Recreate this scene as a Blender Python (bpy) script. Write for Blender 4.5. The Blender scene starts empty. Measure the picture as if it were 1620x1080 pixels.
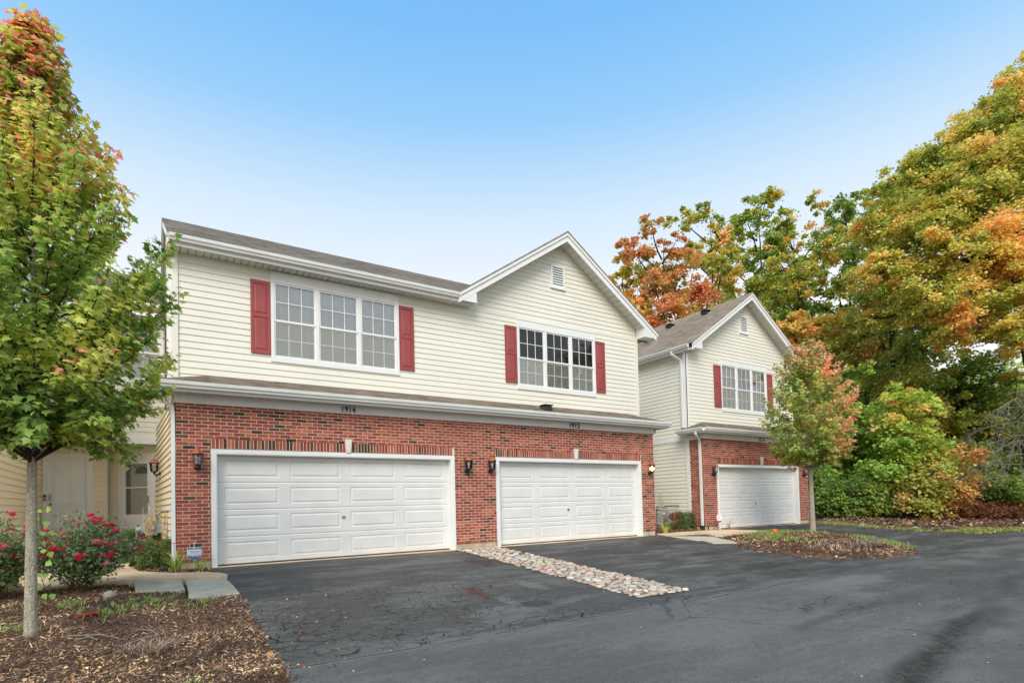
import bpy, math, random
import numpy as np
from mathutils import Vector, Matrix, noise
PI = math.pi
S = bpy.context.scene
COL = S.collection
rng = random.Random(7)
npr = np.random.RandomState(11)

# ------------------------------------------------------------------ camera
CAM = Vector((0, 0, 1.06))
cd = bpy.data.cameras.new('camera')
cam = bpy.data.objects.new('camera', cd); COL.objects.link(cam)
yaw, pitch, roll = math.radians(57.01), math.radians(1.74), math.radians(-1.41)
vd = Vector((math.cos(yaw)*math.cos(pitch), math.sin(yaw)*math.cos(pitch), math.sin(pitch)))
vr = Vector((math.sin(yaw), -math.cos(yaw), 0)); vu = vr.cross(vd)
vr, vu = vr*math.cos(roll)+vu*math.sin(roll), -vr*math.sin(roll)+vu*math.cos(roll)
m = Matrix((vr, vu, -vd)).transposed().to_4x4(); m.translation = CAM
cam.matrix_world = m
cd.sensor_width = 36; cd.lens = 19.676; cd.shift_y = .1414; cd.clip_start = .05; cd.clip_end = 2000
S.camera = cam
# ------------------------------------------------------------------ world and sun
SUN_EL, SUN_AZ = math.radians(42), math.radians(-128)   # direction towards the sun, azimuth from +X
w = bpy.data.worlds.new('World'); S.world = w; w.use_nodes = True
nt = w.node_tree; N = nt.nodes; L = nt.links; N.clear()
out = N.new('ShaderNodeOutputWorld'); bg = N.new('ShaderNodeBackground'); bg.inputs[1].default_value = 1
sky = N.new('ShaderNodeTexSky'); sky.sky_type = 'NISHITA'; sky.sun_disc = False
sky.sun_elevation = SUN_EL; sky.sun_rotation = PI/2-SUN_AZ; sky.air_density = 1; sky.dust_density = 2.0; sky.ozone_density = 2
sc_ = N.new('ShaderNodeVectorMath'); sc_.operation = 'SCALE'; sc_.inputs[3].default_value = .10
L.new(sky.outputs[0], sc_.inputs[0])
tc = N.new('ShaderNodeTexCoord'); sp = N.new('ShaderNodeSeparateXYZ'); L.new(tc.outputs['Generated'], sp.inputs[0])
rp = N.new('ShaderNodeValToRGB'); L.new(sp.outputs[2], rp.inputs[0])
E_ = rp.color_ramp.elements
stops = [(0.0, (.86, .845, .81)), (.28, (.84, .845, .85)), (.36, (.74, .785, .83)), (.455, (.57, .70, .82)), (.565, (.28, .53, .81)), (.66, (.175, .44, .80)), (1.0, (.14, .36, .70))]
E_[0].position = 0; E_[0].color = stops[0][1]+(1,); E_[1].position = 1; E_[1].color = stops[-1][1]+(1,)
for p_, c_ in stops[1:-1]:
    e_ = E_.new(p_); e_.color = c_+(1,)
mx = N.new('ShaderNodeMix'); mx.data_type = 'RGBA'; mx.inputs[0].default_value = .92
L.new(sc_.outputs[0], mx.inputs[6]); L.new(rp.outputs[0], mx.inputs[7])
L.new(mx.outputs[2], bg.inputs[0]); L.new(bg.outputs[0], out.inputs[0])
ld = bpy.data.lights.new('sun', 'SUN'); ld.energy = 2.5; ld.angle = math.radians(35); ld.color = (1, .93, .82)
sun = bpy.data.objects.new('sun', ld); COL.objects.link(sun)
sdir = Vector((math.cos(SUN_AZ)*math.cos(SUN_EL), math.sin(SUN_AZ)*math.cos(SUN_EL), math.sin(SUN_EL)))
sun.rotation_euler = sdir.to_track_quat('Z', 'Y').to_euler()
sun.location = (0, -20, 30)
S.view_settings.view_transform = 'Standard'; S.view_settings.look = 'None'; S.view_settings.gamma = 1
S.view_settings.exposure = 0.35
try:
    S.cycles.max_bounces = 6; S.cycles.transparent_max_bounces = 12; S.cycles.use_denoising = True
except Exception: pass

# ------------------------------------------------------------------ materials
def srgb(r, g, b):
    return tuple(((c/255)/12.92 if c/255 <= .04045 else ((c/255+.055)/1.055)**2.4) for c in (r, g, b))
class G:
    """small node-graph helper"""
    def __init__(s, name):
        s.m = bpy.data.materials.new(name); s.m.use_nodes = True
        s.t = s.m.node_tree; s.t.nodes.clear()
        s.o = s.t.nodes.new('ShaderNodeOutputMaterial'); s.b = s.t.nodes.new('ShaderNodeBsdfPrincipled')
        s.t.links.new(s.b.outputs[0], s.o.inputs[0])
    def n(s, k, **kw):
        x = s.t.nodes.new('ShaderNode'+k)
        for a, b in kw.items(): setattr(x, a, b)
        return x
    def l(s, a, b):
        if hasattr(a, 'is_output'): s.t.links.new(a, b)
        elif isinstance(a, (tuple, list)) and b.type == 'RGBA': b.default_value = tuple(a)+((1,) if len(a) == 3 else ())
        else: b.default_value = a
    def math(s, op, a, b=None, c=None, clamp=False):
        x = s.n('Math', operation=op, use_clamp=clamp)
        s.l(a, x.inputs[0])
        if b is not None: s.l(b, x.inputs[1])
        if c is not None: s.l(c, x.inputs[2])
        return x.outputs[0]
    def mix(s, f, a, b, blend='MIX'):
        x = s.n('Mix', data_type='RGBA', blend_type=blend, clamp_factor=True)
        s.l(f, x.inputs[0]); s.l(a, x.inputs[6]); s.l(b, x.inputs[7]); return x.outputs[2]
    def pos(s):
        return s.n('NewGeometry').outputs['Position']
    def noise(s, sc, det=4, vec=None, rough=.5, dist=0):
        x = s.n('TexNoise'); x.inputs['Scale'].default_value = sc; x.inputs['Detail'].default_value = det
        x.inputs['Roughness'].default_value = rough; x.inputs['Distortion'].default_value = dist
        s.l(vec if vec is not None else s.pos(), x.inputs['Vector']); return x.outputs['Fac']
    def ramp(s, f, pts):
        x = s.n('ValToRGB'); s.l(f, x.inputs[0]); e = x.color_ramp.elements
        while len(e) < len(pts): e.new(.5)
        for q, (p, c) in zip(e, pts):
            q.position = p; q.color = (c, c, c, 1) if not isinstance(c, tuple) else c+(1,)
        return x.outputs[0]
    def sstep(s, v, a, b):
        x = s.n('MapRange', interpolation_type='SMOOTHSTEP'); s.l(v, x.inputs[0]); s.l(a, x.inputs[1]); s.l(b, x.inputs[2]); return x.outputs[0]
    def vmul(s, v, k):
        x = s.n('VectorMath', operation='MULTIPLY'); s.l(v, x.inputs[0]); x.inputs[1].default_value = k; return x.outputs[0]
    def bump(s, h, st, d=.01):
        x = s.n('Bump'); x.inputs['Strength'].default_value = st; x.inputs['Distance'].default_value = d
        s.l(h, x.inputs['Height']); s.l(x.outputs[0], s.b.inputs['Normal'])
    def fin(s, col=None, rough=None, spec=None, metal=None):
        if col is not None: s.l(col, s.b.inputs['Base Color'])
        if rough is not None: s.l(rough, s.b.inputs['Roughness'])
        if spec is not None: s.b.inputs['Specular IOR Level'].default_value = spec
        if metal is not None: s.b.inputs['Metallic'].default_value = metal
        return s.m
def plain(name, c, rough=.5, var=.08, sc=3, bump=0, bsc=200, metal=0, spec=.5):
    g = G(name)
    f = g.noise(sc, 5, rough=.6)
    a = tuple(x*(1-var) for x in c); b = tuple(min(1, x*(1+var)) for x in c)
    col = g.mix(g.sstep(f, .3, .7), a, b)
    if bump: g.bump(g.noise(bsc, 3), bump, .002)
    return g.fin(col, rough, spec, metal)
def attrmat(name, rough=.8, var=.25, sc=60, bump=.5, spec=.3):
    g = G(name); a = g.n('Attribute', attribute_name='Col').outputs['Color']
    f = g.noise(sc, 5, rough=.7)
    k = g.math('MULTIPLY_ADD', g.math('SUBTRACT', f, .5), var*4, 1)
    col = g.mix(1.0, a, k, 'MULTIPLY')
    if bump: g.bump(f, bump, .004)
    return g.fin(col, rough, spec)
def leafmat(name, trans=.35, rough=.5, gain=(1.85, 1.85, 1.8), tt=(1.1, 1.15, .75), sat=.86):
    g = G(name); a = g.n('Attribute', attribute_name='Col').outputs['Color']
    a = g.mix(1.0, a, gain, 'MULTIPLY'); hs = g.n('HueSaturation'); hs.inputs['Saturation'].default_value = sat; g.l(a, hs.inputs['Color']); a = hs.outputs[0]; g.fin(a, rough, .3)
    t = g.n('BsdfTranslucent'); g.l(g.mix(1.0, a, tt, 'MULTIPLY'), t.inputs[0])
    mxs = g.n('MixShader'); mxs.inputs[0].default_value = trans
    g.t.links.new(g.b.outputs[0], mxs.inputs[1]); g.t.links.new(t.outputs[0], mxs.inputs[2]); g.t.links.new(mxs.outputs[0], g.o.inputs[0])
    return g.m
M = {}
def siding_mat(name, c):
    g = G(name)
    big = g.noise(.7, 4); streak = g.noise(1.0, 4, g.vmul(g.pos(), (6, 6, .6)))
    col = g.mix(g.sstep(big, .3, .7), tuple(x*.94 for x in c), c)
    col = g.mix(g.math('MULTIPLY', g.sstep(streak, .55, .85), .22), col, tuple(x*y for x, y in zip(c, (.82, .80, .74))))
    g.bump(g.noise(1, 4, g.vmul(g.pos(), (4, 4, 160))), .15, .002)
    return g.fin(col, .55, .35)
M['siding'] = siding_mat('cream vinyl siding', srgb(239, 234, 218))
M['siding_shade_tint'] = siding_mat('shade tinted vinyl siding', srgb(246, 233, 204))  # same siding inside the recess; its shade tone and brightening are in the colour
M['white'] = plain('white painted trim', srgb(238, 237, 233), .45, .03, 2)
M['soffit'] = plain('soffit vinyl', srgb(214, 212, 202), .5, .04, 2)
M['gutter'] = plain('gutter enamel', srgb(228, 228, 222), .35, .06, 1.2)
def door_mat():
    g = G('garage door steel')
    f = g.noise(2, 5); z = g.n('SeparateXYZ'); g.l(g.pos(), z.inputs[0])
    dirt = g.math('MULTIPLY', g.sstep(g.noise(3.5, 6, rough=.7), .5, .8), g.sstep(z.outputs[2], 1.3, .0))
    col = g.mix(g.sstep(f, .3, .7), srgb(222, 221, 216), srgb(230, 229, 224))
    col = g.mix(g.math('MULTIPLY', dirt, .45), col, srgb(186, 182, 174))
    g.bump(g.noise(1, 3, g.vmul(g.pos(), (60, 60, 400))), .12, .002)
    return g.fin(col, .5, .4)
M['door'] = door_mat()
M['brick'] = attrmat('red brick', .85, .20, 45, .5)
M['mortar'] = plain('mortar', srgb(226, 208, 180), .95, .12, 8, .5, 150)
M['foundation'] = plain('foundation concrete', srgb(198, 180, 148), .95, .22, 5, .6, 60)
M['concrete'] = plain('walk concrete', srgb(228, 194, 156), .9, .18, 1.6, .5, 80)
M['slate'] = plain('flagstone slate', srgb(200, 188, 164), .95, .16, 3, .6, 40, 0, .12)
M['keystone'] = plain('cast stone', srgb(228, 224, 212), .8, .06, 8, .2, 100)
M['shutter'] = plain('red shutter', srgb(158, 72, 70), .5, .06, 3)
M['black'] = plain('black iron', (.02, .02, .02), .4, .2, 20)
M['number'] = plain('number enamel', (.012, .012, .012), .35, .1, 20)
M['copper'] = plain('aged copper', srgb(176, 108, 74), .45, .25, 30, metal=.35)
M['metergrey'] = plain('meter grey', srgb(150, 158, 158), .5, .15, 20)
M['pipe'] = plain('galvanised pipe', srgb(120, 128, 130), .45, .15, 20, metal=.3)
M['blind'] = plain('window blind', srgb(232, 230, 220), .6, .04, 3)
M['curtain'] = plain('curtain', srgb(206, 200, 176), .8, .08, 2)
M['reveal_paint'] = plain('interior paint', srgb(214, 212, 204), .8, .05, 3)
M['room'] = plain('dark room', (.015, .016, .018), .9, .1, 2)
M['redplastic'] = plain('red pipe', srgb(150, 50, 35), .5, .15, 20)
M['pumpkin'] = plain('orange pumpkin', srgb(225, 105, 40), .5, .1, 20)
M['sandbed'] = plain('sand bed', srgb(122, 104, 80), .95, .4, 14, .6, 60)
M['steel'] = plain('brushed steel', (.35, .35, .34), .35, .1, 20, metal=.8)
M['bluesign'] = plain('sign blue', srgb(28, 84, 190), .4, .04, 10)
M['redsign'] = plain('sign red', srgb(214, 52, 60), .4, .04, 10)
M['whitesign'] = plain('sign white', srgb(236, 238, 240), .4, .02, 10)
M['rock'] = plain('grey rock', srgb(168, 160, 148), .9, .25, 12, .8, 40)
M['stone'] = attrmat('cobble', .8, .22, 30, .6)
M['stem'] = plain('brown stem', srgb(96, 72, 52), .9, .25, 15)
M['straw'] = attrmat('straw', .8, .1, 30, 0)
M['leaf'] = leafmat('leaves', .46, .5, (1.68, 1.64, 1.6))
M['wood_leaf'] = leafmat('woodland leaves', .44, .55, (1.64, 1.56, 1.52), sat=.90)
M['petal'] = leafmat('petals', .3, .6, (1.5, 1.5, 1.5), (1, 1, 1), 1.0)
M['litter'] = attrmat('litter', .9, .15, 60, 0)
def glassmat(name, tint=.8, extra=.05):
    g = G(name); g.t.nodes.remove(g.b)
    tr = g.n('BsdfTransparent'); tr.inputs[0].default_value = (tint, tint*1.02, tint*1.03, 1)
    gl = g.n('BsdfGlossy'); gl.inputs['Roughness'].default_value = .02; gl.inputs[0].default_value = (.9, .95, 1, 1)
    fr = g.n('Fresnel'); fr.inputs[0].default_value = 1.5
    f = g.math('ADD', fr.outputs[0], extra)
    mxs = g.n('MixShader'); g.l(f, mxs.inputs[0]); g.t.links.new(tr.outputs[0], mxs.inputs[1]); g.t.links.new(gl.outputs[0], mxs.inputs[2])
    g.t.links.new(mxs.outputs[0], g.o.inputs[0]); return g.m
M['glass'] = glassmat('window glass', .95, .17)
M['glass_dark'] = glassmat('window glass over a dark room', .80, .02)
M['lampglass'] = glassmat('lamp glass', .93, .03)
g = G('insect screen'); tr = g.n('BsdfTransparent'); mxs = g.n('MixShader'); mxs.inputs[0].default_value = .26
g.fin(srgb(190, 188, 172), .8, .2); g.t.links.new(tr.outputs[0], mxs.inputs[1]); g.t.links.new(g.b.outputs[0], mxs.inputs[2]); g.t.links.new(mxs.outputs[0], g.o.inputs[0]); M['screen'] = g.m
g = G('lit bulb'); g.fin((1, .9, .75)); g.b.inputs['Emission Color'].default_value = (1, .72, .4, 1); g.b.inputs['Emission Strength'].default_value = 6; M['litbulb'] = g.m
M['bulb'] = plain('white bulb', srgb(240, 240, 240), .3, .02, 5)
def barkmat(name, c, lich=0):
    g = G(name)
    st = g.noise(1, 6, g.vmul(g.pos(), (40, 40, 10)), .7); sp = g.noise(60, 3, rough=.8)
    col = g.mix(g.sstep(st, .3, .7), tuple(x*.6 for x in c), tuple(x*1.2 for x in c))
    if lich: col = g.mix(g.math('MULTIPLY', g.sstep(sp, .50, .60), lich), col, srgb(205, 202, 190))
    g.bump(st, .7, .006); return g.fin(col, .9, .2)
M['bark_pale'] = barkmat('maple bark', srgb(158, 148, 128), .7)
M['bark_dark'] = barkmat('woodland bark', srgb(70, 60, 50))
M['bark_grey'] = barkmat('dead bark', srgb(150, 144, 132))
def roofmat(name, axis, k, c1, c2):
    g = G(name); s = g.n('SeparateXYZ'); g.l(g.pos(), s.inputs[0])
    u = s.outputs[0] if axis == 'X' else s.outputs[1]
    v = g.math('MULTIPLY', s.outputs[2], k)
    row = g.math('FLOOR', g.math('DIVIDE', v, .14)); fv = g.math('FRACT', g.math('DIVIDE', v, .14))
    off = g.math('MULTIPLY', g.math('FRACT', g.math('MULTIPLY', g.math('SINE', g.math('MULTIPLY', row, 12.9898)), 43758.5)), 1.0)
    cu = g.math('ADD', g.math('DIVIDE', u, .24), off); cell = g.math('FLOOR', cu)
    cb = g.n('CombineXYZ'); g.l(cell, cb.inputs[0]); g.l(row, cb.inputs[1])
    wn = g.n('TexWhiteNoise', noise_dimensions='2D'); g.l(cb.outputs[0], wn.inputs['Vector'])
    col = g.mix(wn.outputs['Value'], c1, c2)
    col = g.mix(g.math('MULTIPLY', g.noise(90, 3), .5), col, tuple(x*.55 for x in c1))
    col = g.mix(g.math('MULTIPLY', g.sstep(g.noise(.6, 5), .4, .8), .4), col, tuple(x*1.25 for x in c2))
    edge = g.sstep(fv, .0, .14)
    g.bump(g.math('MULTIPLY_ADD', wn.outputs['Value'], .35, g.math('MULTIPLY', g.math('SUBTRACT', 1, fv), .8)), .9, .012)
    col = g.mix(edge, tuple(x*.45 for x in c1), col)
    return g.fin(col, .95, .15)
M['roof_main'] = roofmat('main shingles', 'X', 2.236, srgb(98, 87, 74), srgb(150, 135, 115))
M['roof_low'] = roofmat('skirt shingles', 'X', 2.9, srgb(108, 95, 81), srgb(152, 136, 117))
M['roof_gable'] = roofmat('gable shingles', 'Y', 1.8, srgb(132, 114, 96), srgb(176, 156, 134))

# ------------------------------------------------------------------ mesh helpers
ORG = {}
class MB:
    def __init__(s): s.v = []; s.f = []; s.c = []
    def add(s, vs, fs, col=None):
        b = len(s.v); s.v += [tuple(q) for q in vs]; s.f += [tuple(i+b for i in f) for f in fs]
        s.c += [col or (1, 1, 1)]*len(vs)
        return s
    def quad(s, a, b, c, d, col=None): return s.add([a, b, c, d], [(0, 1, 2, 3)], col)
    def hexa(s, v8, col=None):
        return s.add(v8, [(0, 3, 2, 1), (4, 5, 6, 7), (0, 1, 5, 4), (1, 2, 6, 5), (2, 3, 7, 6), (3, 0, 4, 7)], col)
    def box(s, x0, x1, y0, y1, z0, z1, col=None):
        return s.hexa([(x0, y0, z0), (x1, y0, z0), (x1, y1, z0), (x0, y1, z0), (x0, y0, z1), (x1, y0, z1), (x1, y1, z1), (x0, y1, z1)], col)
    def pbox(s, P, s0, s1, o0, o1, z0, z1, col=None):
        return s.hexa([P(s0, o1, z0), P(s1, o1, z0), P(s1, o0, z0), P(s0, o0, z0), P(s0, o1, z1), P(s1, o1, z1), P(s1, o0, z1), P(s0, o0, z1)], col)
    def prism(s, poly, vec, col=None):
        n = len(poly); vec = Vector(vec); a = [Vector(p) for p in poly]; b = [p+vec for p in a]
        return s.add(a+b, [tuple(range(n))[::-1], tuple(range(n, 2*n))]+[(i, (i+1) % n, n+(i+1) % n, n+i) for i in range(n)], col)
    def tube(s, pts, r, n=8, col=None, cap=True, sq=None):
        pts = [Vector(p) for p in pts]; k = len(pts); vs = []; fs = []
        rs = r if isinstance(r, (list, tuple)) else [r]*k
        ref = Vector((0, 0, 1)) if abs((pts[-1]-pts[0]).normalized().z) < .9 else Vector((1, 0, 0))
        for i, p in enumerate(pts):
            t = (pts[min(i+1, k-1)]-pts[max(i-1, 0)]).normalized()
            a = t.cross(ref)
            a = a.normalized() if a.length > 1e-5 else Vector((1, 0, 0)); b = t.cross(a)
            for j in range(n):
                an = 2*PI*j/n+(PI/4 if sq else 0); vs.append(p+(a*math.cos(an)*(sq[0]*1.414 if sq else rs[i])+b*math.sin(an)*(sq[1]*1.414 if sq else rs[i])))
        for i in range(k-1):
            for j in range(n): fs.append((i*n+j, i*n+(j+1) % n, (i+1)*n+(j+1) % n, (i+1)*n+j))
        if cap: fs.append(tuple(range(n))[::-1]); fs.append(tuple((k-1)*n+j for j in range(n)))
        return s.add(vs, fs, col)
    def lathe(s, prof, c=(0, 0, 0), n=12, col=None, ph=0):
        vs = []; fs = []
        for r, z in prof:
            for j in range(n): vs.append((c[0]+r*math.cos(2*PI*j/n+ph), c[1]+r*math.sin(2*PI*j/n+ph), c[2]+z))
        for i in range(len(prof)-1):
            for j in range(n): fs.append((i*n+j, i*n+(j+1) % n, (i+1)*n+(j+1) % n, (i+1)*n+j))
        return s.add(vs, fs, col)
    def build(s, name, mat, parent=None, smooth=False, origin=None, colors=False):
        o3 = Vector(origin) if origin is not None else (ORG.get(parent.name, Vector((0, 0, 0))) if parent else Vector((0, 0, 0)))
        me = bpy.data.meshes.new(name)
        me.from_pydata([(a-o3.x, b-o3.y, c-o3.z) for a, b, c in s.v], [], s.f)
        if colors:
            at = me.color_attributes.new('Col', 'FLOAT_COLOR', 'POINT')
            at.data.foreach_set('color', np.array([c+(1,) for c in s.c], np.float32).ravel())
        me.materials.append(M[mat] if isinstance(mat, str) else mat)
        if smooth: me.polygons.foreach_set('use_smooth', [True]*len(me.polygons))
        me.update()
        o = bpy.data.objects.new(name, me); COL.objects.link(o); ORG[o.name] = o3
        if parent: o.parent = parent
        else: o.location = o3
        return o
def build_each(mb, name, mat, parent):
    """every connected piece of mb becomes a part of its own"""
    par = list(range(len(mb.v)))
    def root_of(i):
        while par[i] != i: par[i] = par[par[i]]; i = par[i]
        return i
    for f in mb.f:
        for i in f[1:]: par[root_of(i)] = root_of(f[0])
    groups = {}
    for f in mb.f: groups.setdefault(root_of(f[0]), []).append(f)
    for fl in groups.values():
        ids = sorted({i for f in fl for i in f}); mp = {a: b for b, a in enumerate(ids)}; q = MB()
        q.v = [mb.v[i] for i in ids]; q.c = [mb.c[i] for i in ids]; q.f = [tuple(mp[i] for i in f) for f in fl]; last = q.build(name, mat, parent)
    return last
def tag(o, label=None, cat=None, group=None, kind=None):
    if label: o['label'] = label
    if cat: o['category'] = cat
    if group: o['group'] = group
    if kind: o['kind'] = kind
    return o
def thing(name, loc, label, cat, group=None, rz=0):
    o = bpy.data.objects.new(name, None); COL.objects.link(o); o.location = loc; o.rotation_euler = (0, 0, rz); o.empty_display_size = .2
    ORG[o.name] = Vector(loc); return tag(o, label, cat, group)
def copy_tree(o, parent=None):
    c = o.copy(); COL.objects.link(c); c.parent = parent; ORG[c.name] = ORG.get(o.name, Vector((0, 0, 0)))
    for ch in list(o.children): copy_tree(ch, c)
    return c
def meshnp(name, V, F3, C, mat, parent=None, origin=(0, 0, 0), smooth=False):
    """triangle mesh from numpy arrays, with a colour per vertex"""
    me = bpy.data.meshes.new(name); nv, nf = len(V), len(F3)
    V = V-np.array(origin)[None, :]
    me.vertices.add(nv); me.vertices.foreach_set('co', V.astype(np.float32).ravel())
    me.loops.add(nf*3); me.loops.foreach_set('vertex_index', F3.astype(np.int32).ravel())
    me.polygons.add(nf); me.polygons.foreach_set('loop_start', np.arange(0, nf*3, 3, dtype=np.int32))
    try: me.polygons.foreach_set('loop_total', np.full(nf, 3, dtype=np.int32))
    except Exception: pass
    me.update(calc_edges=True)
    at = me.color_attributes.new('Col', 'FLOAT_COLOR', 'POINT')
    at.data.foreach_set('color', np.concatenate([C, np.ones((nv, 1))], 1).astype(np.float32).ravel())
    me.materials.append(M[mat])
    o = bpy.data.objects.new(name, me); COL.objects.link(o); ORG[o.name] = Vector(origin)
    if parent: o.parent = parent
    else: o.location = origin
    return o
# leaf templates: x = width, y = length from stalk to tip, z = fold
def tpl_maple():
    rim = [(0, 0), (.16, -.06), (.42, .02), (.30, .18), (.58, .42), (.30, .46), (.22, .60), (0, 1.0), (-.22, .60), (-.30, .46), (-.58, .42), (-.30, .18), (-.42, .02), (-.16, -.06)]
    v = [(0, .32, .04)]+[(x, y, -.10*abs(x)-.12*y*y) for x, y in rim]; n = len(rim)
    return np.array(v), np.array([(0, 1+i, 1+(i+1) % n) for i in range(n)])
def tpl_oval():
    v = [(0, 0, 0), (.26, .45, -.05), (0, 1, -.12), (-.26, .45, -.05)]
    return np.array(v, float), np.array([(0, 1, 2), (0, 2, 3)])
def tpl_clump():
    v = [(0, 0, 0), (.5, .25, .05), (.28, .6, -.08), (.1, 1, -.05), (-.3, .75, .08), (-.5, .3, -.04)]
    return np.array(v, float), np.array([(0, 1, 2), (0, 2, 4), (2, 3, 4), (0, 4, 5)])
def tpl_sliver():
    v = [(-.06, 0, 0), (.08, .05, 0), (.05, 1, .02), (-.04, .92, -.02)]
    return np.array(v, float), np.array([(0, 1, 2), (0, 2, 3)])
def tpl_jag():
    rim = [(0, 0), (.40, .04), (.22, .26), (.52, .56), (.18, .56), (0, 1.0), (-.18, .56), (-.52, .56), (-.22, .26), (-.40, .04)]
    v = [(x, y, -.14*abs(x)-.10*y*y) for x, y in rim]
    return np.array(v), np.array([(0, 1, 2), (0, 2, 8), (0, 8, 9), (2, 3, 4), (4, 5, 6), (6, 7, 8), (2, 4, 6), (2, 6, 8)])
TP = dict(maple=tpl_maple(), oval=tpl_oval(), clump=tpl_clump(), sliver=tpl_sliver(), jag=tpl_jag())
def leaves(C, Nn, T, size, col, tpl):
    """C centres, Nn normals, T tip directions, size (n,), col (n,3)"""
    tv, tf = TP[tpl]
    T = T-Nn*(T*Nn).sum(1, keepdims=True); T /= np.linalg.norm(T, axis=1, keepdims=True)+1e-9
    B = np.cross(T, Nn)
    V = C[:, None, :]+size[:, None, None]*(tv[None, :, 0:1]*B[:, None, :]+tv[None, :, 1:2]*T[:, None, :]+tv[None, :, 2:3]*Nn[:, None, :])
    F = tf[None]+(np.arange(len(C))*len(tv))[:, None, None]
    return V.reshape(-1, 3), F.reshape(-1, 3), np.repeat(col, len(tv), 0)
def unit(a): return a/(np.linalg.norm(a, axis=-1, keepdims=True)+1e-9)
# surfaces
def gz(y):
    return float(np.interp(y, [-100, 0, 6, 11.9, 12.4, 200], [-.52, -.5, -.4, -.015, 0, 0]))

# ------------------------------------------------------------------ house pieces
def front(Y): return lambda s, o, z: (s, Y-o, z)
def sideL(X): return lambda s, o, z: (X-o, s, z)      # faces -X
def sideR(X): return lambda s, o, z: (X+o, s, z)      # faces +X
def line2(a, b):
    a = Vector(a); b = Vector(b); d = (b-a).normalized(); n = Vector((d.y, -d.x, 0))
    return (lambda s, o, z: tuple(a+d*s+n*o+Vector((0, 0, z)))), (b-a).length
def siding(mb, P, s0, s1, z0, z1, holes=(), e=.13, dp=.015):
    f0 = s0 if callable(s0) else (lambda z: s0); f1 = s1 if callable(s1) else (lambda z: s1)
    zs = {round(z0+i*e, 5) for i in range(int((z1-z0)/e)+1)} | {z1}
    cuts = sorted({z for h in holes for z in (h[2], h[3]) if z0 < z < z1})
    allz = sorted(zs | set(cuts)); allz = [z for z in allz if z <= z1+1e-6]
    for a, b in zip(allz[:-1], allz[1:]):
        if b-a < 1e-4: continue
        k = math.floor((a-z0)/e+1e-4); base = z0+k*e
        pf = lambda z: (.005+dp)-dp*min(1, max(0, (z-base)/e))
        mid = (a+b)/2
        spans = [(None, None)]
        hs = sorted([h for h in holes if h[2] < mid < h[3]])
        segs = []; cur = None
        for h in hs: segs.append((cur, h[0])); cur = h[1]
        segs.append((cur, None))
        for u, v in segs:
            ua, ub = (f0(a), f0(b)) if u is None else (u, u)
            va, vb = (f1(a), f1(b)) if v is None else (v, v)
            if va <= ua or vb < ub-1e-6: continue
            mb.quad(P(ua, pf(a), a), P(va, pf(a), a), P(vb, pf(b), b), P(ub, pf(b), b))
            if abs(a-base) < 1e-3: mb.quad(P(ua, .003, a), P(va, .003, a), P(va, pf(a), a), P(ua, pf(a), a))
    return mb
def rects(s0, s1, z0, z1, holes):
    zs = sorted({z0, z1} | {z for h in holes for z in (h[2], h[3]) if z0 < z < z1}); R = []
    for a, b in zip(zs[:-1], zs[1:]):
        mid = (a+b)/2; cur = s0
        for h in sorted(h for h in holes if h[2] < mid < h[3]):
            if h[0] > cur: R.append((cur, h[0], a, b))
            cur = max(cur, h[1])
        if cur < s1: R.append((cur, s1, a, b))
    return R
BRED = [srgb(160, 84, 72), srgb(150, 76, 68), srgb(172, 94, 76), srgb(164, 82, 72), srgb(144, 72, 64), srgb(186, 108, 84)]
def brickcol(r, dark=.085):
    if r.random() < dark:
        c = r.choice([srgb(78, 62, 54), srgb(90, 70, 58), srgb(66, 56, 50), srgb(104, 76, 60)])
    else: c = r.choice(BRED)
    k = r.uniform(.88, 1.1); return tuple(x*k for x in c)
def onebrick(mb, P, a, b, z0, z1, r, col):
    o = .006+r.uniform(-.001, .001); j = lambda: r.uniform(-.001, .001)
    a += .0008; V = [P(a+j(), o, z0+j()), P(b+j(), o, z0+j()), P(b+j(), o, z1+j()), P(a+j(), o, z1+j()), P(a, 0, z0), P(b, 0, z0), P(b, 0, z1), P(a, 0, z1)]
    mb.add(V, [(0, 1, 2, 3), (4, 5, 1, 0), (5, 6, 2, 1), (6, 7, 3, 2), (7, 4, 0, 3)], col)
def brickwall(mb, mo, P, s0, s1, z0, z1, holes, seed, phase=0, dark=.085):
    r = random.Random(seed); dz = .0677; L_ = .213; mo_t = .0135
    for a, b, c, d in rects(s0, s1, z0, z1, [(h[0], h[1], h[2], h[3]) for h in holes]):
        mo.quad(P(a, 0, c), P(b, 0, c), P(b, 0, d), P(a, 0, d))
    n = int((z1-z0)/dz)
    for i in range(n+1):
        a = z0+i*dz; b = min(a+dz-mo_t, z1)
        if b-a < .02: continue
        x = s0+phase-(L_/2 if i % 2 else 0)-L_
        while x < s1:
            u, v = x, x+L_-mo_t; x += L_
            c = brickcol(r, dark)
            u = max(u, s0); v = min(v, s1)
            segs = [(u, v)]
            for h in holes:
                if h[2]+.005 < (a+b)/2 < h[3]-.005:
                    ns = []
                    for p, q in segs:
                        if q <= h[0] or p >= h[1]: ns.append((p, q))
                        else:
                            if p < h[0]-.01: ns.append((p, h[0]-.008))
                            if q > h[1]+.01: ns.append((h[1]+.012, q))
                    segs = ns
            for p, q in segs:
                if q-p > .02: onebrick(mb, P, p, q, a, b, r, c)
def soldier(mb, mo, P, s0, s1, z0, z1, seed):
    r = random.Random(seed); x = s0+.004
    mo.quad(P(s0, 0, z0), P(s1, 0, z0), P(s1, 0, z1), P(s0, 0, z1))
    while x+.054 < s1:
        dk = .10 if x-s0 > .9 else .38
        c = brickcol(r, dk); c = tuple(q*.92 for q in c)
        onebrick(mb, P, x, x+.0535, z0+.004, z1-.006, r, c); x += .0672
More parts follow.
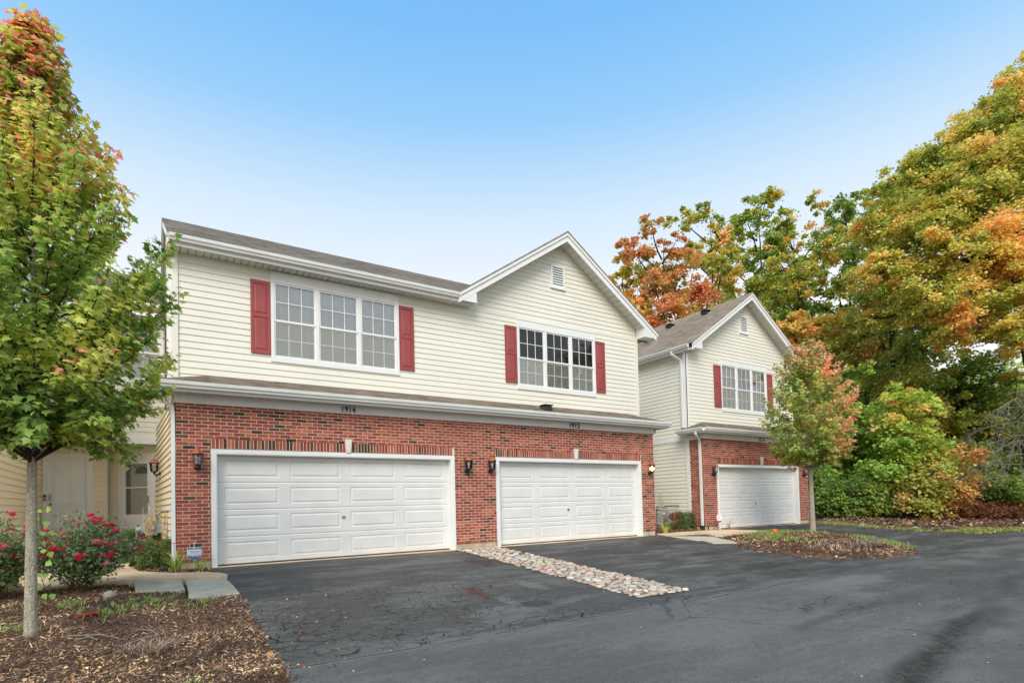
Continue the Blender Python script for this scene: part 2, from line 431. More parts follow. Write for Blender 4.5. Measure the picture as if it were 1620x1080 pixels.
def garage_door(root, P, s0, s1, z0, z1, hx):
    """P origin plane = casing plane; door recessed .14"""
    D = -.14; mb = MB(); n = 4; hh = (z1-z0)/n
    for i in range(n):
        a = z0+i*hh+.004; b = z0+(i+1)*hh-.004
        # section edges: lips
        mb.quad(P(s0, D-.012, a-.004), P(s1, D-.012, a-.004), P(s1, D, a+.012), P(s0, D, a+.012))
        mb.quad(P(s0, D, b-.018), P(s1, D, b-.018), P(s1, D-.012, b+.004), P(s0, D-.012, b+.004))
        lo, hi = a+.012, b-.018
        pw = (s1-s0)/4
        px = [(s0+k*pw+(.11 if k else .13), s0+(k+1)*pw-(.11 if k < 3 else .13)) for k in range(4)]
        pz = (lo+.085, hi-.075)
        holes = [(u, v, pz[0], pz[1]) for u, v in px]
        for r_ in rects(s0, s1, lo, hi, holes): mb.quad(P(r_[0], D, r_[2]), P(r_[1], D, r_[2]), P(r_[1], D, r_[3]), P(r_[0], D, r_[3]))
        for u, v in px:
            ring = [(0, 0), (.012, -.010), (.030, -.010), (.055, .001)]
            for (i0, d0), (i1, d1) in zip(ring[:-1], ring[1:]):
                A = [(u+i0, pz[0]+i0), (v-i0, pz[0]+i0), (v-i0, pz[1]-i0), (u+i0, pz[1]-i0)]
                B = [(u+i1, pz[0]+i1), (v-i1, pz[0]+i1), (v-i1, pz[1]-i1), (u+i1, pz[1]-i1)]
                for k in range(4):
                    k2 = (k+1) % 4
                    mb.quad(P(A[k][0], D+d0, A[k][1]), P(A[k2][0], D+d0, A[k2][1]), P(B[k2][0], D+d1, B[k2][1]), P(B[k][0], D+d1, B[k][1]))
            i1, d1 = ring[-1]
            mb.quad(P(u+i1, D+d1, pz[0]+i1), P(v-i1, D+d1, pz[0]+i1), P(v-i1, D+d1, pz[1]-i1), P(u+i1, D+d1, pz[1]-i1))
    d = mb.build('garage_door', 'door', root)
    h = MB(); c = P(hx, D, z0+hh*1.5+.06)
    h.pbox(P, hx-.035, hx+.035, D, D+.008, z0+hh*1.5+.03, z0+hh*1.5+.075)
    h.tube([P(hx-.05, D+.03, z0+hh*1.5+.045), P(hx+.02, D+.03, z0+hh*1.5+.055)], .010, 8)
    h.tube([P(hx, D, z0+hh*1.5+.05), P(hx, D+.03, z0+hh*1.5+.05)], .009, 8)
    h.build('handle', 'steel', d)
    sl = MB(); sl.pbox(P, s0, s1, D-.01, D+.012, z0-.02, z0+.006); sl.build('bottom_seal', 'black', d)
    return d
def door_frame(root, P, a, b, zt, w=.085, zb=-.04, jw=.015):
    mb = MB(); D = -.16
    mb.pbox(P, a, a+w, 0, .028, zb, zt); mb.pbox(P, b-w, b, 0, .028, zb, zt); mb.pbox(P, a+w, b-w, 0, .028, zt-w, zt)
    mb.pbox(P, a+w-.006, a+w+jw, D, .020, zb+.02, zt-w+.004); mb.pbox(P, b-w-jw, b-w+.006, D, .020, zb+.02, zt-w+.004)
    mb.pbox(P, a+w+jw, b-w-jw, D, .020, zt-w-jw, zt-w+.006)
    return mb.build('garage_door_frame', 'white', root)
def keystone(root, P, xc, z0, z1, w0=.10, w1=.15):
    mb = MB(); pts = [(xc-w0/2, z0), (xc+w0/2, z0), (xc+w1/2, z1), (xc-w1/2, z1)]
    mb.hexa([P(pts[0][0], .05, z0), P(pts[1][0], .05, z0), P(pts[1][0], .001, z0), P(pts[0][0], .001, z0), P(pts[3][0], .06, z1), P(pts[2][0], .06, z1), P(pts[2][0], .001, z1), P(pts[3][0], .001, z1)])
    return mb.build('keystone', 'keystone', root)
def shutter(root, P, a, b, z0, z1):
    mb = MB(); o0, o1 = .018, .045; f = .055
    zm = z0+(z1-z0)*.52
    pan = [(a+f, b-f, z0+.07, zm-.035), (a+f, b-f, zm+.035, z1-.07)]
    mb.pbox(P, a, b, o0, o0+.012, z0, z1)
    for r_ in rects(a, b, z0, z1, pan): mb.quad(P(r_[0], o1, r_[2]), P(r_[1], o1, r_[2]), P(r_[1], o1, r_[3]), P(r_[0], o1, r_[3]))
    for x in (a, b): mb.quad(P(x, o0, z0), P(x, o1, z0), P(x, o1, z1), P(x, o0, z1))
    for z in (z0, z1): mb.quad(P(a, o0, z), P(b, o0, z), P(b, o1, z), P(a, o1, z))
    for u, v, c, d in pan:
        rr = [(0, o1), (.004, o1-.014), (.018, o1-.014), (.045, o1-.002)]
        for (i0, d0), (i1, d1) in zip(rr[:-1], rr[1:]):
            A = [(u+i0, c+i0), (v-i0, c+i0), (v-i0, d-i0), (u+i0, d-i0)]; B = [(u+i1, c+i1), (v-i1, c+i1), (v-i1, d-i1), (u+i1, d-i1)]
            for k in range(4):
                k2 = (k+1) % 4; mb.quad(P(A[k][0], d0, A[k][1]), P(A[k2][0], d0, A[k2][1]), P(B[k2][0], d1, B[k2][1]), P(B[k][0], d1, B[k][1]))
        i1, d1 = rr[-1]; mb.quad(P(u+i1, d1, c+i1), P(v-i1, d1, c+i1), P(v-i1, d1, d-i1), P(u+i1, d1, d-i1))
    return mb.build('shutter', 'shutter', root)
def window(root, P, a, b, z0, z1, units, zg0, zg1, zr, style):
    """a,b,z0,z1 outer trim; units glass spans; zg0,zg1 glass zone; zr meeting rail"""
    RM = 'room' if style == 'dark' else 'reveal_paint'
    t = MB(); o = .042; fr = .035
    t.pbox(P, a, b, -.02, o, z0, zg0-fr); t.pbox(P, a, b, -.02, o, zg1+fr, z1)
    t.pbox(P, a-.01, b+.01, .02, o+.012, z1-.02, z1+.004)
    L0, R0 = units[0][0]-fr, units[-1][1]+fr
    t.pbox(P, a, L0, -.02, o-.004, zg0-fr, zg1+fr); t.pbox(P, R0, b, -.02, o-.004, zg0-fr, zg1+fr)
    for (p, q), (r_, s_) in zip(units[:-1], units[1:]): t.pbox(P, q+fr, r_-fr, -.02, o-.006, zg0-fr, zg1+fr)
    W = t.build('window', 'white', root)
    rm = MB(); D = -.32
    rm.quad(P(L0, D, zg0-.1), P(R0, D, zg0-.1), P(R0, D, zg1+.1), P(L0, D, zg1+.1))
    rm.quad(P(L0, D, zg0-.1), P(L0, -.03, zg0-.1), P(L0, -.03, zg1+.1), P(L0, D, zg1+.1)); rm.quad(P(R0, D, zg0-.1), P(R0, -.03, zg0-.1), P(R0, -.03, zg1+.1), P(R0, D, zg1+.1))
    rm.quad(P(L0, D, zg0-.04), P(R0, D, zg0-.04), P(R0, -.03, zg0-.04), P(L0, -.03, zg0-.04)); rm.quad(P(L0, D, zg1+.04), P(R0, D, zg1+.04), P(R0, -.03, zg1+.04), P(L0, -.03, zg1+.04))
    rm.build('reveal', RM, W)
    for ui, (u, v) in enumerate(units):
        for up in (1, 0):
            za, zb = (zr, zg1) if up else (zg0, zr); oo = .012 if up else -.006
            s = MB(); k = .018
            s.pbox(P, u-fr, u, oo-.02, oo+.012, za-.0, zb+ (fr if up else 0)) if up else s.pbox(P, u-fr, u, oo-.02, oo+.012, za-fr, zb)
            s.pbox(P, v, v+fr, oo-.02, oo+.012, za, zb+fr) if up else s.pbox(P, v, v+fr, oo-.02, oo+.012, za-fr, zb)
            if up: s.pbox(P, u, v, oo-.02, oo+.012, zb, zb+fr); s.pbox(P, u-.01, v+.01, oo-.02, oo+.018, za-.022, za+.022)
            else: s.pbox(P, u, v, oo-.02, oo+.012, za-fr, za); s.pbox(P, u, v, oo-.02, oo+.006, zb-.05, zb-.024)
            z_lo = za+(.022 if up else 0); z_hi = zb-(0 if up else .05)
            for i in (1, 2):
                x = u+(v-u)*i/3; s.pbox(P, x-.008, x+.008, oo-.006, oo+.004, z_lo, z_hi)
            zm = (z_lo+z_hi)/2; s.pbox(P, u, v, oo-.007, oo+.003, zm-.008, zm+.008)
            s.build('sash', 'white', W)
            g_ = MB(); g_.quad(P(u, oo-.010, z_lo), P(v, oo-.010, z_lo), P(v, oo-.010, z_hi), P(u, oo-.010, z_hi)); g_.build('pane', 'glass_dark' if style == 'dark' and (up or ui == 1) else 'glass', W)
            if not up and not (style == 'dark' and ui == 9):
                sc = MB(); sc.quad(P(u, .020, z_lo), P(v, .020, z_lo), P(v, .020, z_hi), P(u, .020, z_hi)); sc.build('insect_screen', 'screen', W)
        # what hangs behind the glass
        bl = MB()
        if style in ('blind', 'dark'):
            z = zg0; full = style == 'blind' or ui != 1
            top = zg1
            while z < top:
                closed = style == 'blind' or (z < zr and ui != 1)
                dz_ = .026
                if closed: bl.quad(P(u-.02, -.050, z), P(v+.02, -.050, z), P(v+.02, -.038, z+dz_), P(u-.02, -.038, z+dz_))
                elif ui == 2 or (ui == 1 and z < zr and False): bl.quad(P(u-.02, -.090, z+.004), P(v+.02, -.090, z+.004), P(v+.02, -.072, z+.012), P(u-.02, -.072, z+.012))
                z += .022
            for c in ((u+.12, v-.12) if style == 'blind' or ui != 1 else ()): bl.pbox(P, c-.006, c+.006, -.036, -.035, zg0 if style == 'blind' else zg0, top if style == 'blind' else zr)
            if len(bl.v): bl.build('blind', 'blind', W)
        else:
            n = 26; lo = zg0-.02
            for half in ((u-.02, u+(v-u)*(.92 if ui != 1 else .30)), (v-(v-u)*(.10 if ui != 1 else .22), v+.02)):
                for i in range(n):
                    x0 = half[0]+(half[1]-half[0])*i/n; x1 = half[0]+(half[1]-half[0])*(i+1)/n
                    f = lambda x: -.095+.022*math.sin(x*95)+.01*math.sin(x*41)
                    bl.quad(P(x0, f(x0), lo), P(x1, f(x1), lo), P(x1, f(x1), zg1), P(x0, f(x0), zg1))
            if True:
                zz = lo
                while zz < zr: bl.quad(P(u-.02, -.050, zz), P(v+.02, -.050, zz), P(v+.02, -.038, zz+.026), P(u-.02, -.038, zz+.026)); zz += .022
            bl.build('curtain', 'curtain', W)
    return W
def gable_vent(root, P, a, b, z0, z1):
    mb = MB(); f = .055
    mb.pbox(P, a, a+f, .0, .05, z0, z1); mb.pbox(P, b-f, b, 0, .05, z0, z1); mb.pbox(P, a+f, b-f, 0, .05, z0, z0+f); mb.pbox(P, a+f, b-f, 0, .05, z1-f, z1)
    n = 8; h = (z1-z0-2*f)/n
    for i in range(n):
        z = z0+f+i*h
        mb.hexa([P(a+f, .050, z), P(b-f, .050, z), P(b-f, .046, z), P(a+f, .046, z), P(a+f, .036, z+h*.60), P(b-f, .036, z+h*.60), P(b-f, .032, z+h*.60), P(a+f, .032, z+h*.60)])
    mb.pbox(P, a-.02, b+.02, 0, .06, z0-.02, z0)
    V = mb.build('gable_vent', 'white', root)
    k = MB(); k.quad(P(a+.02, .026, z0+.02), P(b-.02, .026, z0+.02), P(b-.02, .026, z1-.02), P(a+.02, .026, z1-.02)); k.build('louvre_back', 'room', V)
GP = [(0, 0), (.075, 0), (.085, .035), (.108, .06), (.115, .118), (.10, .122), (.10, .10), (0, .10)]
def gutter(root, P, s0, s1, o, z):
    """K style gutter along s, back at offset o, bottom at z"""
    mb = MB(); n = len(GP); A = [P(s0, o+a, z+b) for a, b in GP]; B = [P(s1, o+a, z+b) for a, b in GP]
    mb.add(A+B, [tuple(range(n))[::-1], tuple(range(n, 2*n))]+[(i, (i+1) % n, n+(i+1) % n, n+i) for i in range(n)])
    g_ = mb.build('gutter', 'gutter', root)
    sm = MB()
    x = s0+1.9
    while x < s1-.5:
        sm.pbox(P, x, x+.035, o+.02, o+.1175, z-.002, z+.119) if False else sm.pbox(P, x, x+.025, o+.112, o+.1165, z+.062, z+.118); x += 3.05
    if len(sm.v): build_each(sm, 'joint_strap', 'gutter', g_)
    return g_
def soffit(root, P, s0, s1, o0, o1, z, step=.135):
    mb = MB(); x = s0; k = 0
    mb.pbox(P, s0, s1, o0, o1, z+.030, z+.035)
    while x < s1-.01:
        e = min(x+step-.016, s1); mb.pbox(P, x, e, o0, o1, z, z+.006); x += step; k += 1
    return mb.build('soffit', 'soffit', root)
def downspout(root, pts, mat='white', sx=.038, sy=.028):
    mb = MB(); mb.tube(pts, .03, 4, sq=(sx, sy)); d = mb.build('downspout', mat, root); return d
def gable_front(root, xL, xR, xA, zE, zA, Yr, Yw, Yb, sideholes=None, P=None):
    """rake boards, soffits and roof slopes of a front gable; Yr rake plane, Yw wall plane, Yb rear"""
    kL = (zA-zE)/(xA-xL); kR = (zA-zE)/(xR-xA)
    zt = lambda x: zA-(xA-x)*kL if x < xA else zA-(x-xA)*kR
    rb = MB()
    for x0, x1 in ((xL, xA), (xA, xR)):
        for (d0, d1, y0) in ((-.005, .09, -.03), (.09, .25, 0)):
            rb.prism([(x0, Yr+y0, zt(x0)-d1), (x1, Yr+y0, zt(x1)-d1), (x1, Yr+y0, zt(x1)-d0), (x0, Yr+y0, zt(x0)-d0)], (0, .03-y0, 0))
    rb.build('rake_board', 'white', root)
    # boxed returns
    bx = MB(); zb = zE-.17
    for sgn, xe in ((1, xL), (-1, xR)):
        xi = xe+sgn*.52
        poly = [(xe+sgn*.002, Yr+.006, zb), (xi, Yr+.006, zb), (xi, Yr+.006, zt(xi)-.22), (xe+sgn*.002, Yr+.006, zt(xe)-.22+.0)]
        bx.prism(poly, (0, Yw-Yr-.01, 0))
    build_each(bx, 'eave_return', 'white', root)
    # rake soffit
    so = MB()
    for x0, x1 in ((xL+.5, xA), (xA, xR-.5)):
        n = max(2, int(abs(x1-x0)/.16))
        for i in range(n):
            a = x0+(x1-x0)*i/n; b = x0+(x1-x0)*(i+1-.09)/n
            so.quad((a, Yr+.03, zt(a)-.215), (b, Yr+.03, zt(b)-.215), (b, Yw, zt(b)-.215), (a, Yw, zt(a)-.215))
        so.quad((x0, Yr+.03, zt(x0)-.185), (x1, Yr+.03, zt(x1)-.185), (x1, Yw, zt(x1)-.185), (x0, Yw, zt(x0)-.185))
    so.build('rake_soffit', 'soffit', root)
    # roof slabs
    rf = MB()
    for x0, x1 in ((xL-.03, xA), (xR+.03, xA)):
        za = zt(max(xL, min(xR, x0)))-(.03*kL)
        rf.prism([(x0, Yr-.045, za), (x1, Yr-.045, zA), (x1, Yr-.045, zA+.035), (x0, Yr-.045, za+.028)], (0, Yb-Yr, 0))
    rf.build('gable_roof', 'roof_gable', root)
    return zt
def number(root, txt, x, y, z, h, w=None):
    cu = bpy.data.curves.new('t', 'FONT'); cu.body = txt; cu.size = h/.7; cu.extrude = .008; cu.offset = .0022; cu.shear = .05; cu.space_character = 1.12
    o = bpy.data.objects.new('t', cu); COL.objects.link(o)
    bpy.context.view_layer.update()
    me = bpy.data.meshes.new_from_object(o.evaluated_get(bpy.context.evaluated_depsgraph_get())); bpy.data.objects.remove(o)
    V = np.zeros(len(me.vertices)*3, np.float32); me.vertices.foreach_get('co', V); V = V.reshape(-1, 3)
    sx = (w/(V[:, 0].max()-V[:, 0].min())) if w else 1
    W_ = np.stack([(V[:, 0]-V[:, 0].min())*sx, -V[:, 2], V[:, 1]], 1).astype(np.float32)
    me.vertices.foreach_set('co', W_.ravel()); me.materials.clear(); me.materials.append(M['number']); me.update()
    o = bpy.data.objects.new('house_number', me); COL.objects.link(o); o.parent = root; o.location = Vector((x, y, z))-ORG[root.name]
    return o
def skirt(root, x0, x1, Yf, Yw, hl, hr, zE=3.42, zW=3.77, left=True, right=True, ys=.15):
    """low hipped skirt roof across the garages, with fascia, gutters and soffit. x0,x1 outer eaves."""
    yE = Yf-.35; r = MB(); th = .03
    A = (x0, yE, zE); B = (x1, yE, zE); Cc = (hr, Yw, zW); D = (hl, Yw, zW)
    r.add([A, B, Cc, D], [(0, 1, 2, 3)])
    r.add([(x0, yE, zE-th), (x1, yE, zE-th), B, A], [(0, 1, 2, 3)])
    for xe, hx, sg in ((x0, hl, 1), (x1, hr, -1)):
        yb = Yw+ys
        r.add([(xe, yE, zE), (hx, Yw, zW), (hx, yb, zW), (xe, yb, zE)], [(0, 1, 2, 3)])
        r.add([(xe, yE, zE), (xe, yb, zE), (xe, yb, zE-th), (xe, yE, zE-th)], [(0, 1, 2, 3)])
        r.add([(xe, yb, zE), (hx, yb, zW), (hx, yb, zE-th), (xe, yb, zE-th)], [(0, 1, 2, 3)])
    ro = r.build('skirt_roof', 'roof_low', root)
    f = MB(); f.box(x0+.02, x1-.02, yE+.004, yE+.03, zE-.19, zE-.03)
    for xe, sg in ((x0, 1), (x1, -1)):
        xa, xb = sorted((xe+sg*.004, xe+sg*.03)); f.box(xa, xb, yE+.031, Yw+ys, zE-.19, zE-.03)
    f.build('fascia', 'white', root)
    P = front(yE); gutter(root, P, x0-.02, x1+.02, -.003, zE-.135)
    if left: gutter(root, sideL(x0), yE, Yw+ys, -.003, zE-.135)
    if right: gutter(root, sideR(x1), yE, Yw+ys, -.003, zE-.135)
    soffit(root, P, x0+.03, x1-.03, -.36, -.03, zE-.175)
    sx = MB()
    return ro

# ------------------------------------------------------------------ townhouse with the two doors
A = thing('townhouse', (6.7, 12, 0), 'long cream sided townhouse with two white garage doors in red brick, numbered 1914 and 1912', 'house')
PF = front(12.0); U = 12.6; PU = front(U)
bm, mo = MB(), MB()
LI = [(1.0, 6.15), (7.32, 12.43)]
holes = [(.99, 6.15, -1, 2.24), (7.31, 12.42, -1, 2.245)] + [(a, b, 2.2, 2.445) for a, b in LI]
brickwall(bm, mo, PF, .42, 12.98, .13, 3.08, holes, 3)
for i, (a, b) in enumerate(LI): soldier(bm, mo, PF, a, b, 2.245, 2.44, 30+i)
brickwall(bm, mo, sideR(12.98), 12.0, 12.55, .13, 3.08, [], 5)
bw = bm.build('brick_wall', 'brick', A, colors=True); mo.build('mortar', 'mortar', bw)
fd = MB()
for a, b in ((.44, .99), (6.15, 7.31), (12.42, 12.97)): fd.box(a, b, 12.015, 12.3, -.35, .128)
fd.box(12.7, 12.97, 12.3, 16, -.35, .128); fd.box(.43, .6, 12.3, 17, -.4, .2)
build_each(fd, 'foundation', 'foundation', A)
sl = MB()
for a, b in ((1.0, 6.14), (7.32, 12.41)): sl.box(a, b, 11.93, 12.35, -.3, -.004)
build_each(sl, 'garage_sill', 'concrete', A)
for (a, b), hx in (((.99, 6.15), 3.53), ((7.31, 12.42), 9.72)):
    door_frame(A, PF, a, b, 2.235); garage_door(A, PF, a+.10, b-.10, .012, 2.135, hx)
keystone(A, PF, 3.60, 2.235, 2.52); keystone(A, PF, 9.90, 2.24, 2.52)
fz = MB(); fz.box(.40, 13.0, 11.965, 12.02, 3.075, 3.262); fz.box(.40, .45, 12.02, 12.9, 3.075, 3.262); fz.box(12.96, 13.0, 12.02, 12.9, 3.075, 3.262)
build_each(fz, 'frieze_board', 'white', A)
number(A, '1914', 3.475, 11.956, 3.105, .12, .29); number(A, '1912', 9.70, 11.956, 3.105, .12, .36)
skirt(A, .05, 13.33, 12.0, U, 1.06, 12.36)
# upper storey
zt = lambda x: 8.70-abs(x-10.0)*.671
W1 = (2.18, 5.04); W2 = (8.43, 11.25)
gl1 = [(2.28, 3.07), (3.21, 4.01), (4.15, 4.93)]; gl2 = [(8.53, 9.32), (9.46, 10.24), (10.38, 11.15)]
hl = [(W1[0]+.04, W1[1]-.04, 4.22, 6.05), (W2[0]+.04, W2[1]-.04, 4.22, 6.05)]
sd = MB()
siding(sd, PU, .41, 12.99, 3.50, 6.15, hl)
siding(sd, PU, lambda z: max(6.0, 10-(8.70-.2-z)/.671) if z > 6.1 else 6.0, lambda z: min(12.99, 10+(8.70-.2-z)/.671), 6.15, 8.46)
siding(sd, sideR(13.0), U, 17.5, 3.2, 6.15)
siding(sd, sideL(.40), U+.05, 22, 3.30, 6.10)
siding(sd, sideL(.40), U+.35, lambda z: 17+(8.6-z)/.5-.0, 6.10, 6.2)
siding(sd, sideL(.40), lambda z: 12.35+(z-6.05)/.5, lambda z: 21.7-(z-6.05)/.5, 6.2, 8.6)
sd.build('upper_siding', 'siding', A)
ct = MB(); ct.box(.375, .49, 12.555, U-.021, 3.45, 6.14); ct.box(12.93, 13.03, 12.555, U-.021, 3.5, 6.2); ct.box(.36, .399, 12.56, 12.68, 3.45, 6.14)
build_each(ct, 'corner_trim', 'siding', A)
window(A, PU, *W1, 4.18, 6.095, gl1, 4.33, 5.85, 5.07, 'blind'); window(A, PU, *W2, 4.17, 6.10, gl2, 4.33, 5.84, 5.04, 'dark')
for a, b in ((1.79, 2.175), (5.045, 5.42), (8.05, 8.425), (11.255, 11.63)): shutter(A, PU, a, b, 4.32, 5.87)
gable_vent(A, PU, 9.66, 10.15, 7.2, 7.86)
# main roof, left part
rm = MB(); x0, x1 = .31, 12.9
rm.prism([(x0, 12.22, 6.335), (6.46, 12.22, 6.335), (6.9, 12.62, 6.535), (10.0, 17, 8.725), (x0, 17, 8.725)], (0, 0, .032))
rm.prism([(x0, 17, 8.725), (x0, 21.8, 6.335), (x0, 21.8, 6.365), (x0, 17, 8.76)], (x1-x0, 0, 0))
rm.build('roof', 'roof_main', A)
fa = MB(); fa.box(.33, 6.5, 12.25, 12.28, 6.13, 6.33); fa.build('fascia', 'white', A)
gutter(A, front(12.25), .33, 6.46, 0, 6.205)
soffit(A, front(12.25), .4, 6.95, -.34, -.03, 6.135)
bb = MB()
for y0, z0, y1, z1 in ((12.25, 6.33, 17, 8.72), (21.8, 6.33, 17, 8.72)):
    bb.prism([(.325, y0, z0-.2), (.325, y1, z1-.2), (.325, y1, z1), (.325, y0, z0)], (.05, 0, 0))
bb.box(.325, .40, 12.28, 12.6, 6.10, 6.33)
bb.build('barge_board', 'white', A)
gable_front(A, 6.48, 13.52, 10.0, 6.33, 8.70, 12.2, U, 17.2)
gutter(A, sideR(13.53), 12.22, 21, 0, 6.215)
# body behind, keeps the light out
bd = MB(); bd.box(.55, 12.85, 17.0, 22, -.3, 6.1); bd.box(.6, 12.85, 13.2, 17.0, .0, 3.3); bd.box(.6, 12.85, 13.2, 17.0, 3.4, 6.1); build_each(bd, 'rear_body', 'siding', A)
# side wall of the garage seen in the recess (slightly splayed plan)
Ps, ln = line2((.17, 17.2, 0), (.42, 12.02, 0))
ls = MB(); siding(ls, Ps, 0, ln, .18, 3.28, dp=.026); ls.build('garage_side_siding', 'siding_shade_tint', A)
downspout(A, [(.33, 12.26, 6.24), (.32, 12.27, 6.10), (.335, 12.6, 5.85), (.335, 12.63, 3.5)], sx=.03, sy=.035)
downspout(A, [(.10, 12.05, 3.27), (.10, 12.05, 3.17), (.355, 12.05, 3.02), (.375, 12.04, 2.9), (.375, 12.03, -.02)], sx=.032, sy=.032)
downspout(A, [(13.40, 12.3, 3.28), (13.40, 12.3, 3.18), (13.13, 12.3, 3.05), (13.04, 12.3, 2.95), (13.04, 12.3, .05)])
downspout(A, [(13.6, 12.6, 6.2), (13.6, 12.6, 6.10), (13.12, 12.7, 5.95), (13.06, 12.7, 3.5)])
def roof_vent(root, x, y, z, k=.5, sc=1.0):
    mb = MB(); a = .17*sc
    mb.hexa([(x-a, y-a, z-.03), (x+a, y-a, z-.03), (x+a, y+a, z+.03), (x-a, y+a, z+.03), (x-a*.8, y-a*.9, z+.10*sc), (x+a*.8, y-a*.9, z+.10*sc), (x+a*.8, y+a*.6, z+.13*sc), (x-a*.8, y+a*.6, z+.13*sc)])
    mb.box(x-a*1.1, x+a*1.1, y-a*1.15, y+a*.7, z+.12*sc, z+.145*sc)
    return mb.build('roof_vent', 'black', root)
roof_vent(A, 8.93, 12.0, 3.55, sc=.8)
# angled entry with storm door
Pa, la = line2((-.90, 18.1, 0), (.17, 17.2, 0))
en = MB(); siding(en, Pa, 0, la, .46, 2.82, [(.36, 1.33, .4, 2.60)], dp=.026); en.build('entry_siding', 'siding_shade_tint', A)
cs = MB(); cs.pbox(Pa, .33, .44, 0, .04, .46, 2.62); cs.pbox(Pa, 1.27, 1.37, 0, .04, .46, 2.62); cs.pbox(Pa, .44, 1.27, 0, .04, 2.44, 2.62); cs.pbox(Pa, -.03, .03, -.01, .035, .46, 2.8)
build_each(cs, 'entry_casing', 'white', A)
sdm = MB(); a, b = .44, 1.27
sdm.pbox(Pa, a, a+.09, 0, .055, .5, 2.43); sdm.pbox(Pa, b-.09, b, 0, .055, .5, 2.43); sdm.pbox(Pa, a+.09, b-.09, 0, .055, 2.33, 2.43); sdm.pbox(Pa, a+.09, b-.09, 0, .055, .5, 1.02); sdm.pbox(Pa, a+.09, b-.09, .0, .05, 1.70, 1.73)
sto = sdm.build('storm_door', 'white', A); tag(sto)
q = MB(); q.quad(Pa(a+.09, .02, 1.02), Pa(b-.09, .02, 1.02), Pa(b-.09, .02, 2.33), Pa(a+.09, .02, 2.33)); q.build('storm_glass', 'glass', sto)
q = MB(); q.tube([Pa(b-.045, .055, 1.32), Pa(b-.045, .10, 1.34), Pa(b-.045, .10, 1.46), Pa(b-.045, .055, 1.48)], .012, 6); q.build('handle', 'steel', sto)
idr = MB(); idr.pbox(Pa, a+.16, b-.02, -.10, -.06, .5, 2.33)
for r_ in range(3):
    for c_ in range(2):
        u = a+.22+c_*.32; z = .62+r_*.52; idr.pbox(Pa, u, u+.2, -.06, -.048, z, z+.4)
ind = idr.build('inner_door', 'white', sto)
fanl = MB(); cx, cz, R_ = a+.50, 2.08, .20
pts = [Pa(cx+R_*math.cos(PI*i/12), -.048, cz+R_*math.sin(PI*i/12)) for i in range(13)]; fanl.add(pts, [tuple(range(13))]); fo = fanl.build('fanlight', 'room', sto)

# ------------------------------------------------------------------ second townhouse
B = thing('townhouse', (19, 12.3, 0), 'cream sided townhouse with one white garage door in red brick, numbered 1910, beside the woods', 'house')
YB = 12.3; UB = 12.9; PB = front(YB); PV = front(UB); XB = 15.70; XR = 22.05
bm, mo = MB(), MB(); a, b = 16.39, 21.38
brickwall(bm, mo, PB, XB, XR, .13, 3.1, [(a, b, -1, 2.245), (a, b, 2.2, 2.45)], 13, .05)
soldier(bm, mo, PB, a, b, 2.245, 2.445, 44)
brickwall(bm, mo, sideL(XB), YB+.001, 12.84, .13, 3.1, [], 15)
bw = bm.build('brick_wall', 'brick', B, colors=True); mo.build('mortar', 'mortar', bw)
fd = MB(); fd.box(XB+.015, a, YB+.015, YB+.3, -.3, .128); fd.box(b, XR-.01, YB+.015, YB+.3, -.3, .128); fd.box(XB+.015, XB+.2, YB+.3, 22, -.3, .16); build_each(fd, 'foundation', 'foundation', B)
sl = MB(); sl.box(a+.01, b-.01, YB-.07, YB+.35, -.3, -.004); build_each(sl, 'garage_sill', 'concrete', B)
door_frame(B, PB, a, b, 2.235); garage_door(B, PB, a+.10, b-.10, .012, 2.135, 18.75)
keystone(B, PB, 18.98, 2.24, 2.54)
fz = MB(); fz.box(XB-.02, XR+.02, YB-.035, YB+.02, 3.095, 3.27); fz.box(XB-.035, XB+.03, YB+.02, 22, 3.085, 3.27); build_each(fz, 'frieze_board', 'white', B)
number(B, '1910', 18.86, YB-.044, 3.12, .12, .32)
skirt(B, XB-.35, XR+.35, YB, UB, 16.46, 21.4, zE=3.44, zW=3.79)
Wb = (17.58, 20.42); glb = [(17.68, 18.45), (18.60, 19.37), (19.52, 20.30)]
zB = lambda x: 8.76-abs(x-19.12)*.671
sd = MB()
siding(sd, PV, XB+.01, 22.14, 3.5, 6.16, [(Wb[0]+.04, Wb[1]-.04, 4.26, 6.12)])
siding(sd, PV, lambda z: max(XB+.01, 19.12-(8.56-z)/.671), lambda z: min(22.14, 19.12+(8.56-z)/.671), 6.16, 8.54)
siding(sd, sideL(XB), UB+.02, 23, 3.28, 6.2)
siding(sd, sideL(XB-.001), 12.98, 23, .16, 3.08)
sd.build('upper_siding', 'siding', B)
ct = MB(); ct.box(XB-.03, XB+.09, UB-.045, UB-.021, 3.45, 6.2); ct.box(XB-.03, XB-.021, UB-.045, UB+.09, 3.45, 6.2); ct.box(22.05, 22.16, UB-.045, UB-.021, 3.5, 6.2)
ct.box(XB-.032, XB+.0, 12.845, 12.99, .14, 3.085)
build_each(ct, 'corner_trim', 'white', B)
window(B, PV, *Wb, 4.24, 6.18, glb, 4.39, 5.92, 5.13, 'curtain')
for a_, b_ in ((17.19, 17.575), (20.425, 20.80)): shutter(B, PV, a_, b_, 4.37, 5.91)
gable_vent(B, PV, 18.84, 19.33, 7.31, 7.97)
gable_front(B, 15.62, 22.62, 19.12, 6.42, 8.76, 12.5, UB, 23)
fa = MB(); fa.box(15.42, 15.45, 12.53, 23, 6.15, 6.34); fa.build('fascia', 'white', B)
gutter(B, sideL(15.42), 12.5, 23, 0, 6.225)
so = MB(); y = 12.9
while y < 23: so.box(15.45, 15.70, y, y+.127, 6.155, 6.165); y += .135
so.box(15.45, 15.70, 12.9, 23, 6.17, 6.18); so.build('side_soffit', 'soffit', B)
